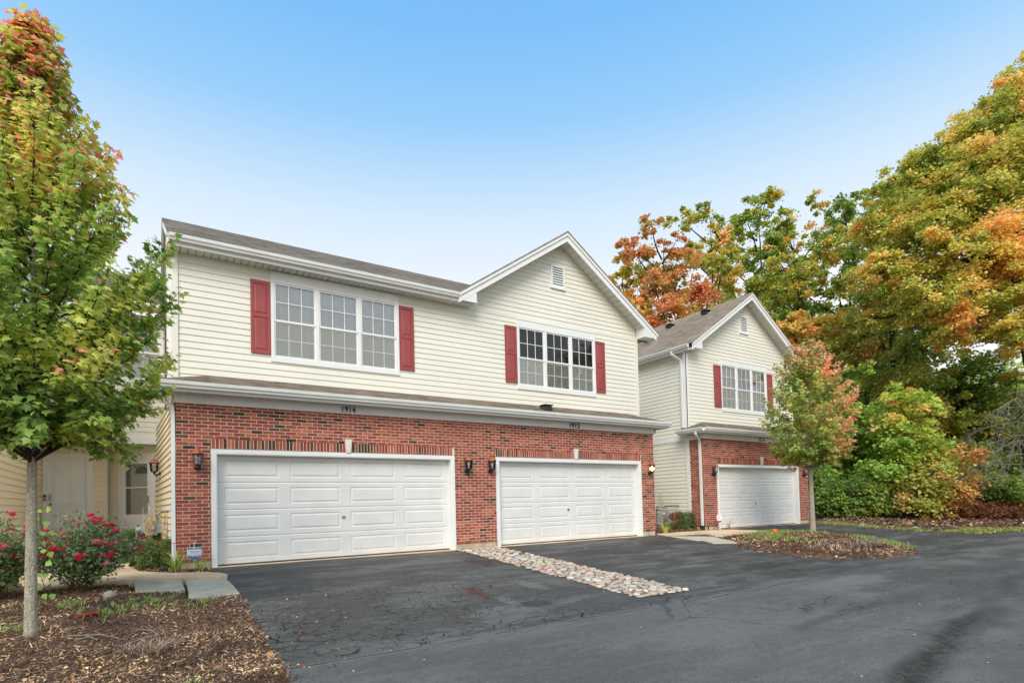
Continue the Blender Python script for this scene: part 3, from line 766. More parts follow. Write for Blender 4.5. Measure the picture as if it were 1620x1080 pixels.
zbv = lambda x: 6.40+(x-15.6)*.671
roof_vent(B, 18.28, 15.75, zbv(18.28)+.01, sc=.9); roof_vent(B, 18.45, 14.1, zbv(18.45)+.01, sc=.9); roof_vent(B, 20.0, 12.3, 3.60, sc=.8)
downspout(B, [(15.36, 13.2, 6.24), (15.36, 13.2, 6.12), (15.62, 13.05, 5.92), (15.64, 13.04, 5.8), (15.64, 13.04, 3.55)])
downspout(B, [(15.30, 12.25, 3.32), (15.30, 12.25, 3.22), (15.60, 12.36, 3.05), (15.655, 12.38, 2.95), (15.655, 12.38, .16)])
bt = MB(); bt.lathe([(.085, 0), (.085, .18), (.07, .19)], (15.62, 12.36, -.03), 10); bt.tube([(15.75, 12.2, -.05), (15.72, 12.2, .16)], .02, 6); bt.build('downspout_boot', 'black', B)
bd = MB(); bd.box(XB+.1, 22.1, 13.3, 23, 0, 6.1); build_each(bd, 'rear_body', 'siding', B)

# ------------------------------------------------------------------ neighbouring townhouse at the left
Cn = thing('townhouse', (-4, 17, 0), 'cream sided townhouse behind the large maple at left, with white six panel door', 'house')
cs = MB()
siding(cs, sideR(-2.24), 12.6, 17.9, .1, 3.1, dp=.028); cs.build('garage_side_siding', 'siding_shade_tint', Cn)
cs = MB(); siding(cs, sideR(-2.24), 12.6, 17.0, 3.1, 6.1)
siding(cs, sideR(-2.24), lambda z: 12.35+(z-6.05)/.5, lambda z: 21.7-(z-6.05)/.5, 6.1, 8.6)
siding(cs, front(17.0), -2.22, .36, 2.98, 6.1, [(-.82, .28, 4.4, 5.9)])
siding(cs, front(12.6), -9, -2.25, 3.1, 6.1); siding(cs, front(12.0), -9, -2.25, .1, 3.1)
cs.build('upper_siding', 'siding', Cn)
cs = MB(); siding(cs, front(17.9), -2.24, -.90, .46, 2.82, [(-2.15, -1.28, .4, 2.56)], dp=.026); cs.build('entry_siding', 'siding_shade_tint', Cn)
wt = MB(); wt.box(-2.22, .17, 16.96, 17.02, 2.80, 2.98); wt.box(-2.2, -2.10, 17.86, 17.92, .46, 2.60); wt.box(-1.33, -1.2, 17.86, 17.92, .46, 2.60); wt.box(-2.10, -1.33, 17.86, 17.92, 2.48, 2.60)
build_each(wt, 'entry_trim', 'white', Cn)
sf = MB(); sf.box(-2.22, .17, 17.02, 18.2, 2.81, 2.83); sf.build('porch_ceiling', 'soffit', Cn)
dr = MB(); dr.box(-2.10, -1.33, 17.91, 17.95, .48, 2.48)
for z0_, z1_ in ((.62, 1.15), (1.28, 2.0), (2.1, 2.36)):
    for x_ in (-2.00, -1.66): dr.box(x_, x_+.23, 17.890, 17.912, z0_, z1_); dr.box(x_+.035, x_+.195, 17.880, 17.891, z0_+.035, z1_-.035)
dd = dr.build('front_door', 'white', Cn)
h = MB(); h.box(-2.075, -2.045, 17.87, 17.91, 1.42, 1.56); h.lathe([(.0, -.03), (.03, -.02), (.035, 0), (.03, .02), (0, .03)], (-2.05, 17.86, 1.32), 10); h.build('lock', 'steel', dd)
bl = MB(); bl.box(-2.185, -2.125, 17.835, 17.858, 1.40, 1.56); dbl = bl.build('doorbell', 'steel', Cn); bl = MB(); bl.box(-2.18, -2.13, 17.828, 17.835, 1.50, 1.555); bl.build('doorbell_camera', 'black', dbl)
window(Cn, front(17.0), -.86, .33, 4.36, 5.95, [(-.74, .20)], 4.48, 5.80, 5.14, 'blind')
rf = MB(); rf.prism([(-9, 16.6, 6.28), (-9, 21, 8.48), (-9, 21, 8.52), (-9, 16.6, 6.32)], (9.3, 0, 0)); rf.prism([(-9, 12.2, 6.33), (-9, 17, 8.72), (-9, 17, 8.76), (-9, 12.2, 6.37)], (6.85, 0, 0)); rf.prism([(-9, 21.8, 6.33), (-9, 17, 8.72), (-9, 17, 8.76), (-9, 21.8, 6.37)], (6.85, 0, 0))
rf.build('roof', 'roof_main', Cn)
gutter(Cn, front(16.62), -2.2, .30, 0, 6.17)
fo = MB(); fo.box(-2.4, -2.26, 12.1, 17.9, -.3, .1); fo.box(-2.2, .3, 16.65, 16.68, 6.1, 6.28); build_each(fo, 'foundation', 'foundation', Cn)
bd = MB(); bd.box(-9, -2.3, 13.0, 17.5, 0, 6.1); bd.box(-9, .3, 18.3, 23, 0, 6.1); bd.box(-2.2, .3, 17.3, 18.3, 2.95, 4.3); build_each(bd, 'rear_body', 'siding', Cn)
stp = MB(); stp.box(-2.2, .15, 15.6, 18.2, -.3, .44); stp.box(-1.9, -.2, 15.2, 15.6, -.3, .22)
tag(stp.build('door_stoop', 'concrete', origin=(-1, 15.6, 0)), 'tan concrete stoop with one step below the two front doors', 'stoop')

# ------------------------------------------------------------------ wall lamps
def make_lamp(lit=False):
    r = thing('wall_lamp', (0, 0, 0), '', 'wall lamp', 'carriage lamps on the garage walls')
    b = MB(); b.lathe([(0, -.01), (.055, -.01), (.06, .0), (.05, .012), (0, .02)], (0, 0, 0), 12)
    b.v = [(x, -z-.008, y-.13) for x, y, z in b.v]
    b.tube([(0, -.02, -.13), (0, -.07, -.165), (0, -.115, -.15), (0, -.125, -.10)], [.014, .018, .018, .03], 8)
    b.tube([(0, -.05, -.15), (0, -.08, -.2), (0, -.06, -.235)], [.01, .012, .004], 6)
    b.build('bracket', 'black', r, True)
    cy = -.125; n = 6
    c = MB(); c.lathe([(.055, -.10), (.07, -.09), (.070, -.075)], (0, cy, 0), n, ph=PI/6); c.lathe([(.0, -.10), (.055, -.10)], (0, cy, 0), n, ph=PI/6)
    c.lathe([(.108, .118), (.112, .108), (.10, .105), (.09, .11)], (0, cy, 0), n, ph=PI/6)
    for j in range(n):
        an = 2*PI*j/n+PI/6
        c.tube([(.068*math.cos(an), cy+.068*math.sin(an), -.08), (.094*math.cos(an), cy+.094*math.sin(an), .11)], .0055, 4)
    c.build('cage', 'black', r)
    g_ = MB(); g_.lathe([(.064, -.08), (.090, .11)], (0, cy, 0), n, ph=PI/6); g_.build('lamp_glass', 'lampglass', r)
    k = MB(); k.lathe([(.115, .115), (.075, .165), (.035, .205), (.018, .225), (0, .228)], (0, cy, 0), n, ph=PI/6); cp = k.build('cap', 'copper', r)
    k = MB(); k.lathe([(.008, .22), (.012, .24), (.004, .255), (.009, .268), (0, .29)], (0, cy, 0), 8); k.build('finial', 'copper', cp)
    k = MB(); k.lathe([(.014, -.075), (.014, -.03), (.03, .0), (.034, .03), (.022, .058), (0, .066)], (0, cy, 0), 10); k.build('bulb', 'litbulb' if lit else 'bulb', r, True)
    return r
lamp = make_lamp(); lit = make_lamp(True)
spots = [((.765, 11.985, 2.01), 0, 'copper capped black lantern at the left end of the brick wall, left of door 1914', lamp),
         ((6.47, 11.985, 2.01), 0, 'copper capped black lantern on the middle brick pier, right beside door 1914', None),
         ((7.13, 11.985, 2.01), 0, 'copper capped black lantern on the middle brick pier, left beside door 1912', None),
         ((16.16, 12.285, 2.03), 0, 'black lantern on the brick left of garage door 1910', None),
         ((21.72, 12.285, 2.03), 0, 'black lantern on the brick right of garage door 1910, half behind the young maple', None),
         ((.23, 15.6, 2.10), -PI/2, 'black lantern on the recess side wall next to the glass storm door', None)]
for p, rz, lb, o in spots:
    o = o or copy_tree(lamp); o.location = p; o.rotation_euler = (0, 0, rz); o['label'] = lb
lit.location = (12.76, 11.985, 2.01); lit['label'] = 'lantern with its bulb lit, on the brick at the right of door 1912'

# ------------------------------------------------------------------ gas meters
def gas_meter(P, s, z, label, flip=1, big=1.0):
    o = P(s, .0, z); r = thing('gas_meter', o, label, 'gas meter', 'gas meters on the house sides')
    b = MB(); b.pbox(P, s-.13*big, s+.13*big, .12, .27, z-.06, z+.14); b.pbox(P, s-.10, s+.10, .10, .29, z-.10, z-.06); b.pbox(P, s-.11, s+.11, .12, .27, z+.14, z+.17)
    body = b.build('meter_body', 'metergrey', r)
    d = MB(); d.pbox(P, s-.05, s+.05, .27, .30, z+.02, z+.11); d.build('dial', 'white', body)
    if big > 1:
        p = MB(); p.tube([P(s+.10, .2, z+.16), P(s+.10, .2, z+.32), P(s+.16, .2, z+.37), P(s+.42, .2, z+.38)], .028, 8); p.tube([P(s-.10, .2, z+.12), P(s-.24, .2, z+.12), P(s-.26, .2, z-.6)], .026, 8); p.build('pipe', 'pipe', r)
        g_ = MB(); g_.tube([P(s-.27, .2, z+.02), P(s-.16, .2, z+.02)], .06, 12); g_.build('regulator', 'metergrey', r); return r
    p = MB(); p.tube([P(s+.09, .2, z+.16), P(s+.09, .2, z+.30), P(s+.02, .2, z+.33), P(s-.12*flip, .18, z+.34), P(s-.55*flip, .10, z+.34)], .02, 8)
    p.tube([P(s-.09, .2, z+.16), P(s-.09, .2, z+.24), P(s+.10*flip, .2, z+.27), P(s+.36*flip, .2, z+.33), P(s+.40*flip, .2, z+.28), P(s+.40*flip, .2, z-.55*(1.9 if big > 1 else 1))], .018, 8)
    p.build('pipe', 'pipe', r)
    g_ = MB(); g_.lathe([(0, -.05), (.05, -.04), (.085, -.01), (.085, .01), (.05, .035), (.03, .06), (0, .07)], P(s+.30*flip, .2, z+.22), 12); g_.build('regulator', 'metergrey', r, True)
    return r
gas_meter(front(13.75), .04, .70, 'grey gas meter standing behind the clipped hedge, left of the corner downspout', -1, 1.35)
gas_meter(sideL(XB), 13.85, .50, 'grey gas meter with bent pipe on the siding between the two townhouses', 1)

# ------------------------------------------------------------------ ground
def grid(x0, x1, ys, nx, zf, name, mat, kind='structure'):
    mb = MB(); xs = np.linspace(x0, x1, nx)
    mb.v = [(x, y, zf(x, y)) for y in ys for x in xs]; n = nx
    mb.f = [(j*n+i, j*n+i+1, (j+1)*n+i+1, (j+1)*n+i) for j in range(len(ys)-1) for i in range(n-1)]; mb.c = [(1, 1, 1)]*len(mb.v)
    return tag(mb.build(name, mat), kind=kind)
g = G('soil and turf'); f = g.noise(1.4, 6, rough=.65); f2 = g.noise(25, 4)
col = g.mix(g.sstep(f, .42, .6), srgb(96, 84, 58), srgb(104, 116, 52)); col = g.mix(g.math('MULTIPLY', f2, .6), col, srgb(66, 60, 40)); g.bump(f2, .8, .03)
M['soil'] = g.fin(col, .95, .1)
grid(-160, 200, [-160, -40, 0, 3, 6, 9, 11.9, 12.4, 20, 60, 200], 4, lambda x, y: gz(y)-.07, 'ground', 'soil')
def asphalt():
    g = G('asphalt'); P_ = g.pos(); s = g.n('SeparateXYZ'); g.l(P_, s.inputs[0]); X, Y = s.outputs[0], s.outputs[1]
    big = g.noise(.35, 5, rough=.6); mid = g.noise(1.6, 6, g.vmul(P_, (.45, 1.2, 1)), .65); fine = g.noise(160, 2, rough=.9); grit = g.noise(55, 4, rough=.8)
    drive = g.sstep(Y, 5.45, 5.62)
    base = g.mix(drive, (.168, .156, .136), (.106, .098, .086))
    dr2 = g.math('MULTIPLY', g.sstep(X, 6.6, 6.9), g.sstep(Y, 5.9, 7.0)); base = g.mix(g.math('MULTIPLY', dr2, .45), base, (.067, .062, .054))
    base = g.mix(g.math('MULTIPLY', g.sstep(mid, .46, .60), .70), base, (.216, .202, .178))
    base = g.mix(g.math('MULTIPLY', g.sstep(big, .58, .35), .35), base, (.072, .066, .058))
    shn = g.math('MULTIPLY', g.sstep(g.noise(1, 6, g.vmul(P_, (.35, 1.5, 1)), .62, .5), .52, .62), g.sstep(X, 6, 10)); base = g.mix(g.math('MULTIPLY', shn, .6), base, (.25, .235, .21))  # pale worn patches, with the surface sheen painted into their colour
    # worn pale flow marks
    wv = g.noise(1, 5, g.vmul(P_, (.5, 5, 1)), .6, .8); base = g.mix(g.math('MULTIPLY', g.sstep(wv, .54, .68), .38), base, (.248, .232, .206))
    mot = g.noise(9, 6, rough=.75); base = g.mix(g.math('MULTIPLY', g.sstep(mot, .52, .66), .42), base, (.068, .063, .055)); base = g.mix(g.math('MULTIPLY', g.sstep(mot, .46, .36), .40), base, (.208, .194, .171))
    spk = g.sstep(fine, .56, .72); base = g.mix(g.math('MULTIPLY', spk, .5), base, (.336, .320, .288))
    base = g.mix(g.math('MULTIPLY', g.sstep(grit, .56, .42), .45), base, (.044, .041, .036))
    # long dark damp streaks across the road, lower right
    def band(x0, y0, x1, y1, w, e=.5):
        dx, dy = x1-x0, y1-y0; ln = math.hypot(dx, dy); nx, ny = -dy/ln, dx/ln
        wob = g.math('MULTIPLY_ADD', g.noise(.8, 5), 3.2, -1.6)
        d = g.math('ABSOLUTE', g.math('ADD', g.math('ADD', g.math('MULTIPLY', g.math('SUBTRACT', X, x0), nx), g.math('MULTIPLY', g.math('SUBTRACT', Y, y0), ny)), g.math('MULTIPLY', wob, w)))
        t = g.math('DIVIDE', g.math('ADD', g.math('MULTIPLY', g.math('SUBTRACT', X, x0), dx/ln), g.math('MULTIPLY', g.math('SUBTRACT', Y, y0), dy/ln)), ln)
        return g.math('MULTIPLY', g.sstep(d, w*1.25, w*e*.3), g.math('MULTIPLY', g.sstep(t, 0, .08), g.sstep(t, 1, .55)))
    dk = band(4.4, 2.05, 10.5, 3.1, .20); dk2 = band(6.2, 2.35, 20, 4.4, .33); dk3 = band(5.9, 3.6, 9.6, 3.9, .12); dk4 = band(8, 3.6, 24, 5.6, .35)
    damp = g.math('MAXIMUM', g.math('MAXIMUM', g.math('MULTIPLY', dk, .9), g.math('MULTIPLY', dk2, .6)), g.math('MAXIMUM', g.math('MULTIPLY', dk3, .35), g.math('MULTIPLY', dk4, .45)))
    pat = g.math('MULTIPLY', g.sstep(g.noise(.55, 5, g.vmul(P_, (.55, 1.3, 1)), .65), .49, .57), g.sstep(X, 5.5, 11)); damp = g.math('MAXIMUM', damp, g.math('MULTIPLY', pat, .45)); damp = g.math('MULTIPLY', damp, g.math('MULTIPLY_ADD', g.sstep(g.noise(14, 5, rough=.75), .35, .6), .45, .55))
    base = g.mix(damp, base, (.020, .021, .013))
    damp = damp
    # rust stain and pale patch on the first drive
    def blob(x, y, rx, ry, sft=.5):
        v = g.math('SQRT', g.math('ADD', g.math('POWER', g.math('DIVIDE', g.math('SUBTRACT', X, x), rx), 2), g.math('POWER', g.math('DIVIDE', g.math('SUBTRACT', Y, y), ry), 2)))
        v = g.math('ADD', v, g.math('MULTIPLY_ADD', g.noise(3.2, 5), .9, -.45)); return g.sstep(v, 1, sft)
    base = g.mix(g.math('MULTIPLY', blob(4.22, 7.5, .16, .46), .85), base, srgb(104, 62, 50))
    base = g.mix(g.math('MULTIPLY', blob(5.7, 10.2, .35, .7), .55), base, srgb(78, 56, 48))
    for x, y, a, b in ((4.35, 6.85, .13, .30), (4.3, 9.6, .2, .1), (5.2, 10.6, .14, .1), (5.3, 7.6, .22, .5), (2.6, 10.4, .2, .1), (10.2, 9.5, .3, .12)):
        base = g.mix(g.math('MULTIPLY', blob(x, y, a, b), .6), base, (.216, .204, .184))
    base = g.mix(g.math('MULTIPLY', blob(4.6, 6.55, .28, .25), .5), base, (.036, .036, .040))
    # cracks
    dist = g.n('TexNoise'); dist.inputs['Scale'].default_value = 1.7; dist.inputs['Detail'].default_value = 5; g.l(P_, dist.inputs['Vector'])
    vm = g.n('VectorMath', operation='MULTIPLY_ADD'); g.l(dist.outputs['Color'], vm.inputs[0]); vm.inputs[1].default_value = (.8, .8, 0); g.l(P_, vm.inputs[2])
    flat = g.vmul(vm.outputs[0], (1, 1, 0))
    def crack(sc, w, mask, amt):
        nonlocal base
        v = g.n('TexVoronoi', feature='DISTANCE_TO_EDGE'); v.inputs['Scale'].default_value = sc; g.l(flat, v.inputs['Vector'])
        c = g.math('MULTIPLY', g.sstep(v.outputs['Distance'], w, w*.25), g.math('MULTIPLY', mask, amt)); base = g.mix(c, base, (.012, .012, .012)); return c
    edge = g.math('MAXIMUM', g.math('MULTIPLY', g.math('MULTIPLY', g.sstep(X, 2.3, 1.1), g.sstep(Y, 4.9, 5.4)), g.sstep(Y, 9.6, 7.5)), g.math('MULTIPLY', g.sstep(g.math('ABSOLUTE', g.math('SUBTRACT', Y, 5.75)), .45, .12), g.sstep(X, 7.4, 6.6)))
    brk = g.sstep(g.noise(.8, 3), .42, .56)
    c1 = crack(2.6, .028, g.math('MULTIPLY', edge, brk), .95)
    d1 = g.math('MULTIPLY', g.math('MULTIPLY', g.sstep(X, 6.4, 4.5), g.sstep(Y, 5.4, 5.7)), g.sstep(Y, 10.5, 8)); c2 = crack(6.0, .040, g.math('MULTIPLY', d1, g.sstep(g.noise(1.1, 4), .36, .52)), .75)
    c3 = crack(.55, .010, g.sstep(g.noise(.3, 2), .45, .6), .5)
    # seam between drives and road
    sw = g.math('ABSOLUTE', g.math('ADD', g.math('SUBTRACT', Y, 5.48), g.math('MULTIPLY_ADD', g.noise(1.1, 4), .22, -.11)))
    base = g.mix(g.math('MULTIPLY', g.sstep(sw, .11, .03), .35), base, (.192, .192, .188)); base = g.mix(g.math('MULTIPLY', g.sstep(sw, .018, .006), g.sstep(g.noise(2.5, 3), .35, .5)), base, (.02, .02, .02))
    h = g.math('SUBTRACT', g.math('MULTIPLY_ADD', grit, .5, g.math('MULTIPLY', fine, .5)), g.math('ADD', c1, c2)); g.bump(h, .8, .008)
    rough = g.math('SUBTRACT', .86, g.math('MULTIPLY', g.math('MAXIMUM', damp, g.math('MULTIPLY', g.math('MULTIPLY', g.sstep(X, 7, 13), g.sstep(Y, 9, 6.5)), .55)), .42))
    return g.fin(base, rough, .22)
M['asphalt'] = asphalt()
def und(x, y): return .012*noise.noise(Vector((x*.3, y*.3, 0)))
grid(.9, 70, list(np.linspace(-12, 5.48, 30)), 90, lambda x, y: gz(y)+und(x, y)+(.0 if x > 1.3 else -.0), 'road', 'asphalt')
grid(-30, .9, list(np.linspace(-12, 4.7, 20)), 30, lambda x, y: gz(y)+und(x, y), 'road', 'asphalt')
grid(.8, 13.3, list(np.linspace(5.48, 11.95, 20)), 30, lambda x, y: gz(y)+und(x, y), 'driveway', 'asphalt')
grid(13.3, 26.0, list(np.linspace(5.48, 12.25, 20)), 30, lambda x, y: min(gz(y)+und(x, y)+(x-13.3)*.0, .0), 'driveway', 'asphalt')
# concrete walks
def slab(name, poly, h, mat, label=None, cat=None, kind=None, base=None, zoff=0, group=None, bevel=True):
    mb = MB(); n = len(poly); top = [(x, y, gz(y)+h+zoff) for x, y in poly]; bot = [(x, y, gz(y)-.08) for x, y in poly]
    cx = sum(p[0] for p in poly)/n; cy = sum(p[1] for p in poly)/n
    ins = [(x+(cx-x)*.012/max(.05, math.hypot(cx-x, cy-y)), y+(cy-y)*.012/max(.05, math.hypot(cx-x, cy-y)), z+.008) for x, y, z in top]
    mb.add(bot+top+ins, [(i, (i+1) % n, n+(i+1) % n, n+i) for i in range(n)]+[(n+i, n+(i+1) % n, 2*n+(i+1) % n, 2*n+i) for i in range(n)]+[tuple(range(2*n, 3*n))])
    return tag(mb.build(name, mat, origin=None if kind else (cx, cy, gz(cy))), label, cat, group, kind)
slab('path', [(1.11, 10.66), (1.13, 10.80), (1.05, 10.98), (.87, 11.16), (.35, 11.36), (-.15, 11.8), (-.35, 13), (-.25, 15.2), (-1.9, 15.2), (-1.8, 12.2), (-1.35, 10.95), (-.22, 11.02), (.45, 10.86)], .05, 'concrete', kind='structure')
slab('path', [(13.1, 12.05), (13.05, 11.62), (14.6, 11.42), (15.75, 10.85), (17.0, 10.72), (17.0, 11.0), (16.35, 11.75), (15.2, 12.0)], .03, 'concrete', kind='structure')
fs = 'grey flagstones laid beside the walks'
for poly, lb in (([(-.21, 10.98), (.44, 10.80), (.46, 10.00), (.40, 9.93), (-.17, 10.10)], 'grey flagstone nearest the rose bushes, cut square'),
                 ([(.50, 10.80), (1.08, 10.63), (1.12, 9.97), (.50, 9.98)], 'grey flagstone against the concrete walk at the corner of the drive'),
                 ([(.50, 9.94), (1.12, 9.93), (1.13, 9.25), (.70, 9.08), (.47, 9.30)], 'grey flagstone farthest from the house, its corner pointing into the mulch'),
                 ([(12.72, 9.72), (13.45, 9.42), (13.75, 10.0), (13.0, 10.3)], 'pale flagstone at the tip of the mulch bed by the drive of door 1912'),
                 ([(12.85, 10.38), (13.75, 10.08), (14.1, 10.8), (13.0, 11.45)], 'pale flagstone between the drive of door 1912 and the far walk'),
                 ([(14.2, 10.75), (15.3, 10.45), (15.7, 10.75), (14.55, 11.3)], 'pale flagstone under the brick corner of house 1910, beside the pumpkin')):
    slab('flagstone', poly, .012 if poly[0][0] < 5 else .012, 'slate', lb, 'flagstone', group=fs)

# ------------------------------------------------------------------ mulch beds
g = G('bark mulch'); n1 = g.noise(70, 4, rough=.8); n2 = g.noise(6, 5); v = g.n('TexVoronoi'); v.inputs['Scale'].default_value = 55; g.l(g.vmul(g.pos(), (1, 1.6, 1)), v.inputs['Vector'])
sx_ = g.n('SeparateColor'); g.l(v.outputs['Color'], sx_.inputs[0])
col = g.mix(sx_.outputs[0], srgb(84, 66, 56), srgb(146, 116, 92)); col = g.mix(g.math('MULTIPLY', g.sstep(n2, .5, .68), .5), col, srgb(140, 112, 84)); col = g.mix(g.sstep(n1, .68, .8), col, srgb(176, 146, 108))
g.bump(g.math('ADD', n1, v.outputs['Distance']), 1.0, .02); M['mulch'] = g.fin(col, .95, .15)
def inpoly(x, y, poly):
    c = False; n = len(poly); j = n-1
    for i in range(n):
        (xi, yi), (xj, yj) = poly[i], poly[j]
        if (yi > y) != (yj > y) and x < (xj-xi)*(y-yi)/(yj-yi)+xi: c = not c
        j = i
    return c
def polyd(x, y, poly):
    d = 9
    for i in range(len(poly)):
        (ax, ay), (bx, by) = poly[i], poly[(i+1) % len(poly)]; L2 = (bx-ax)**2+(by-ay)**2
        t = max(0, min(1, ((x-ax)*(bx-ax)+(y-ay)*(by-ay))/L2)); d = min(d, math.hypot(x-ax-t*(bx-ax), y-ay-t*(by-ay)))
    return d
BEDS = {}
def bedz(name, x, y):
    poly, h = BEDS[name]
    d = polyd(x, y, poly) if inpoly(x, y, poly) else -.01
    return gz(y)-.03+(h+.04)*(1-math.exp(-max(d, 0)/.18))+.018*noise.noise(Vector((x*3, y*3, 0)))*min(1, max(d, 0)*6)
def bed(name, poly, h, st=.08):
    BEDS[name] = (poly, h); xs = [p[0] for p in poly]; ys = [p[1] for p in poly]
    x0, x1, y0, y1 = min(xs)-st, max(xs)+st, min(ys)-st, max(ys)+st; nx = int((x1-x0)/st)+2; ny = int((y1-y0)/st)+2
    mb = MB(); keep = {}
    for j in range(ny):
        for i in range(nx):
            x = x0+i*st; y = y0+j*st; jx = .35*st*noise.noise(Vector((x*7, y*7, 3))); keep[(i, j)] = (x+jx, y+jx, bedz(name, x, y))
    idx = {}
    def vi(k):
        if k not in idx: idx[k] = len(mb.v); mb.v.append(keep[k]); mb.c.append((1, 1, 1))
        return idx[k]
    for j in range(ny-1):
        for i in range(nx-1):
            if inpoly(x0+(i+.5)*st, y0+(j+.5)*st, poly): mb.f.append((vi((i, j)), vi((i+1, j)), vi((i+1, j+1)), vi((i, j+1))))
    return tag(mb.build('mulch_bed', 'mulch'), 'bark mulch', None, None, 'stuff')
bed('L', [(1.10, 5.05), (.6, 4.55), (-3, 3.9), (-7, 3.6), (-7, 12), (-2.3, 12), (-1.9, 12), (-1.4, 10.93), (-.25, 10.98), (-.25, 10.1), (.42, 9.88), (.48, 9.2), (1.14, 9.22), (1.22, 8.6), (1.12, 7.77), (1.16, 7.1), (1.08, 6.41), (1.14, 5.8)], .05)
bed('H', [(1.02, 11.22), (1.0, 11.98), (.4, 12.02), (.38, 15), (-.25, 15.1), (-.30, 13), (-.12, 11.85), (.36, 11.40), (.85, 11.22)], .04, .06)
bed('R', [(13.4, 9.55), (12.65, 8.95), (12.35, 7.9), (12.35, 7.2), (12.87, 6.51), (13.87, 6.05), (14.8, 5.95), (15.9, 6.2), (16.73, 6.68), (17.36, 7.56), (18.0, 8.75), (17.7, 9.7), (16.9, 10.4), (15.9, 10.75), (15.3, 10.4), (14.2, 10.6), (13.8, 10.0)], .10)
bed('G', [(13.0, 12.05), (15.2, 12.05), (16.3, 11.78), (16.45, 12.25), (15.72, 12.28), (15.68, 15.6), (13.02, 15.6)], .03)
WD = [(22.8, 11.5), (22.4, 10.2), (22.7, 8.9), (22.9, 8.2), (25.6, 8.1), (27.5, 7.3), (40, 5.5), (60, 4), (60, 30), (22, 30), (22.4, 13)]
bed('W', WD, .06, .5)
# wood chips and fallen leaves, loose on the beds
def chips(name, bedn, n, size, cols, region=None, lift=.0, flat=.35, kind='oval'):
    poly, h = BEDS[bedn]; xs = [p[0] for p in poly]; ys = [p[1] for p in poly]; P_ = []
    x0, x1, y0, y1 = region or (min(xs), max(xs), min(ys), max(ys)); r = random.Random(n)
    while len(P_) < n:
        x, y = r.uniform(x0, x1), r.uniform(y0, y1)
        if inpoly(x, y, poly): P_.append((x, y, bedz(bedn, x, y)+lift+r.uniform(0, .012)))
    C = np.array(P_); k = len(C); Nn = unit(np.stack([npr.normal(0, flat, k), npr.normal(0, flat, k), np.ones(k)], 1)); T = npr.normal(0, 1, (k, 3)); T[:, 2] *= .2
    pn = np.array([noise.noise(Vector((a*1.5, b*1.5, 4)))+.6*noise.noise(Vector((a*5, b*5, 9))) for a, b, _ in P_]); col = np.array(cols)[npr.randint(0, len(cols), k)]*npr.uniform(.7, 1.25, (k, 1))*np.clip(1+1.1*pn, .45, 1.7)[:, None]; s = npr.uniform(size*.4, size*1.4, k)
    return leaves(C, Nn, T, s, col, kind)
def merge(parts):
    V, F, C, b = [], [], [], 0
    for v, f, c in parts: V.append(v); F.append(f+b); C.append(c); b += len(v)
    return np.concatenate(V), np.concatenate(F), np.concatenate(C)
chipc = [srgb(88, 68, 58), srgb(116, 90, 74), srgb(74, 60, 54), srgb(158, 124, 96), srgb(188, 154, 116), srgb(138, 106, 84), srgb(104, 82, 70), srgb(216, 188, 150), srgb(128, 96, 78)]
leafc = [srgb(176, 126, 76), srgb(190, 150, 100), srgb(150, 92, 58), srgb(204, 176, 128), srgb(160, 74, 52), srgb(128, 96, 68), srgb(196, 160, 112)]
near = (-3.2, 1.15, 4.4, 10.9)
tag(meshnp('bark_chips', *merge([chips('', 'L', 60000, .050, chipc, near, .0, .5, 'sliver'), chips('', 'L', 9000, .020, chipc, near), chips('', 'H', 4000, .05, chipc, None, .0, .5, 'sliver')]), 'litter'), 'brown bark chips covering the left beds', None, None, 'stuff')
tag(meshnp('fallen_leaves', *merge([chips('', 'L', 2200, .024, leafc, near, .008, .5, 'clump'), chips('', 'L', 1800, .026, leafc[3:4]+leafc[1:2]+leafc[5:], (-1.6, 1.1, 4.8, 6.8), .008, .5, 'clump'), chips('', 'L', 50, .07, leafc, near, .012, .4, 'maple'), chips('', 'H', 500, .05, leafc, None, .01, .5, 'clump')]), 'litter'), 'dry fallen leaves on the left beds', None, None, 'stuff')
tag(meshnp('bark_chips', *merge([chips('', 'R', 16000, .09, chipc, None, .0, .5, 'sliver'), chips('', 'G', 4000, .08, chipc, None, .0, .5, 'sliver'), chips('', 'R', 1500, .055, leafc, None, .01, .5, 'clump'), chips('', 'G', 500, .05, leafc, None, .01, .5, 'clump')]), 'litter'), 'brown bark chips and leaves on the right bed', None, None, 'stuff')
tag(meshnp('leaf_litter', *chips('', 'W', 6000, .09, chipc+leafc[2:3]+leafc[5:6], (22, 34, 4, 14), .01, .5, 'clump'), 'litter'), 'brown leaf litter at the edge of the woods', None, None, 'stuff')
# leaves blown onto the asphalt
r = random.Random(5); P_ = []
for i in range(210):
    x = r.uniform(2.5, 22); y = r.uniform(1.6, 11.5)
    if i % 3 == 0: x, y = r.uniform(1.15, 2.2), r.uniform(4.9, 9)
    if i % 5 == 0: x, y = r.uniform(14, 24), r.uniform(4.5, 8)
    if inpoly(x, y, BEDS['R'][0]): continue
    P_.append((x, y, gz(y)+und(x, y)+.008))
C = np.array(P_); k = len(C); yl = [srgb(214, 190, 110), srgb(200, 150, 80), srgb(226, 210, 150), srgb(160, 110, 60), srgb(190, 60, 60)]
tag(meshnp('blown_leaves', *leaves(C, unit(np.stack([npr.normal(0, .2, k), npr.normal(0, .2, k), np.ones(k)], 1)), npr.normal(0, 1, (k, 3)), npr.uniform(.015, .038, k), np.array(yl)[npr.randint(0, 5, k)], 'clump'), 'litter'), 'small yellow leaves scattered on the asphalt', None, None, 'stuff')
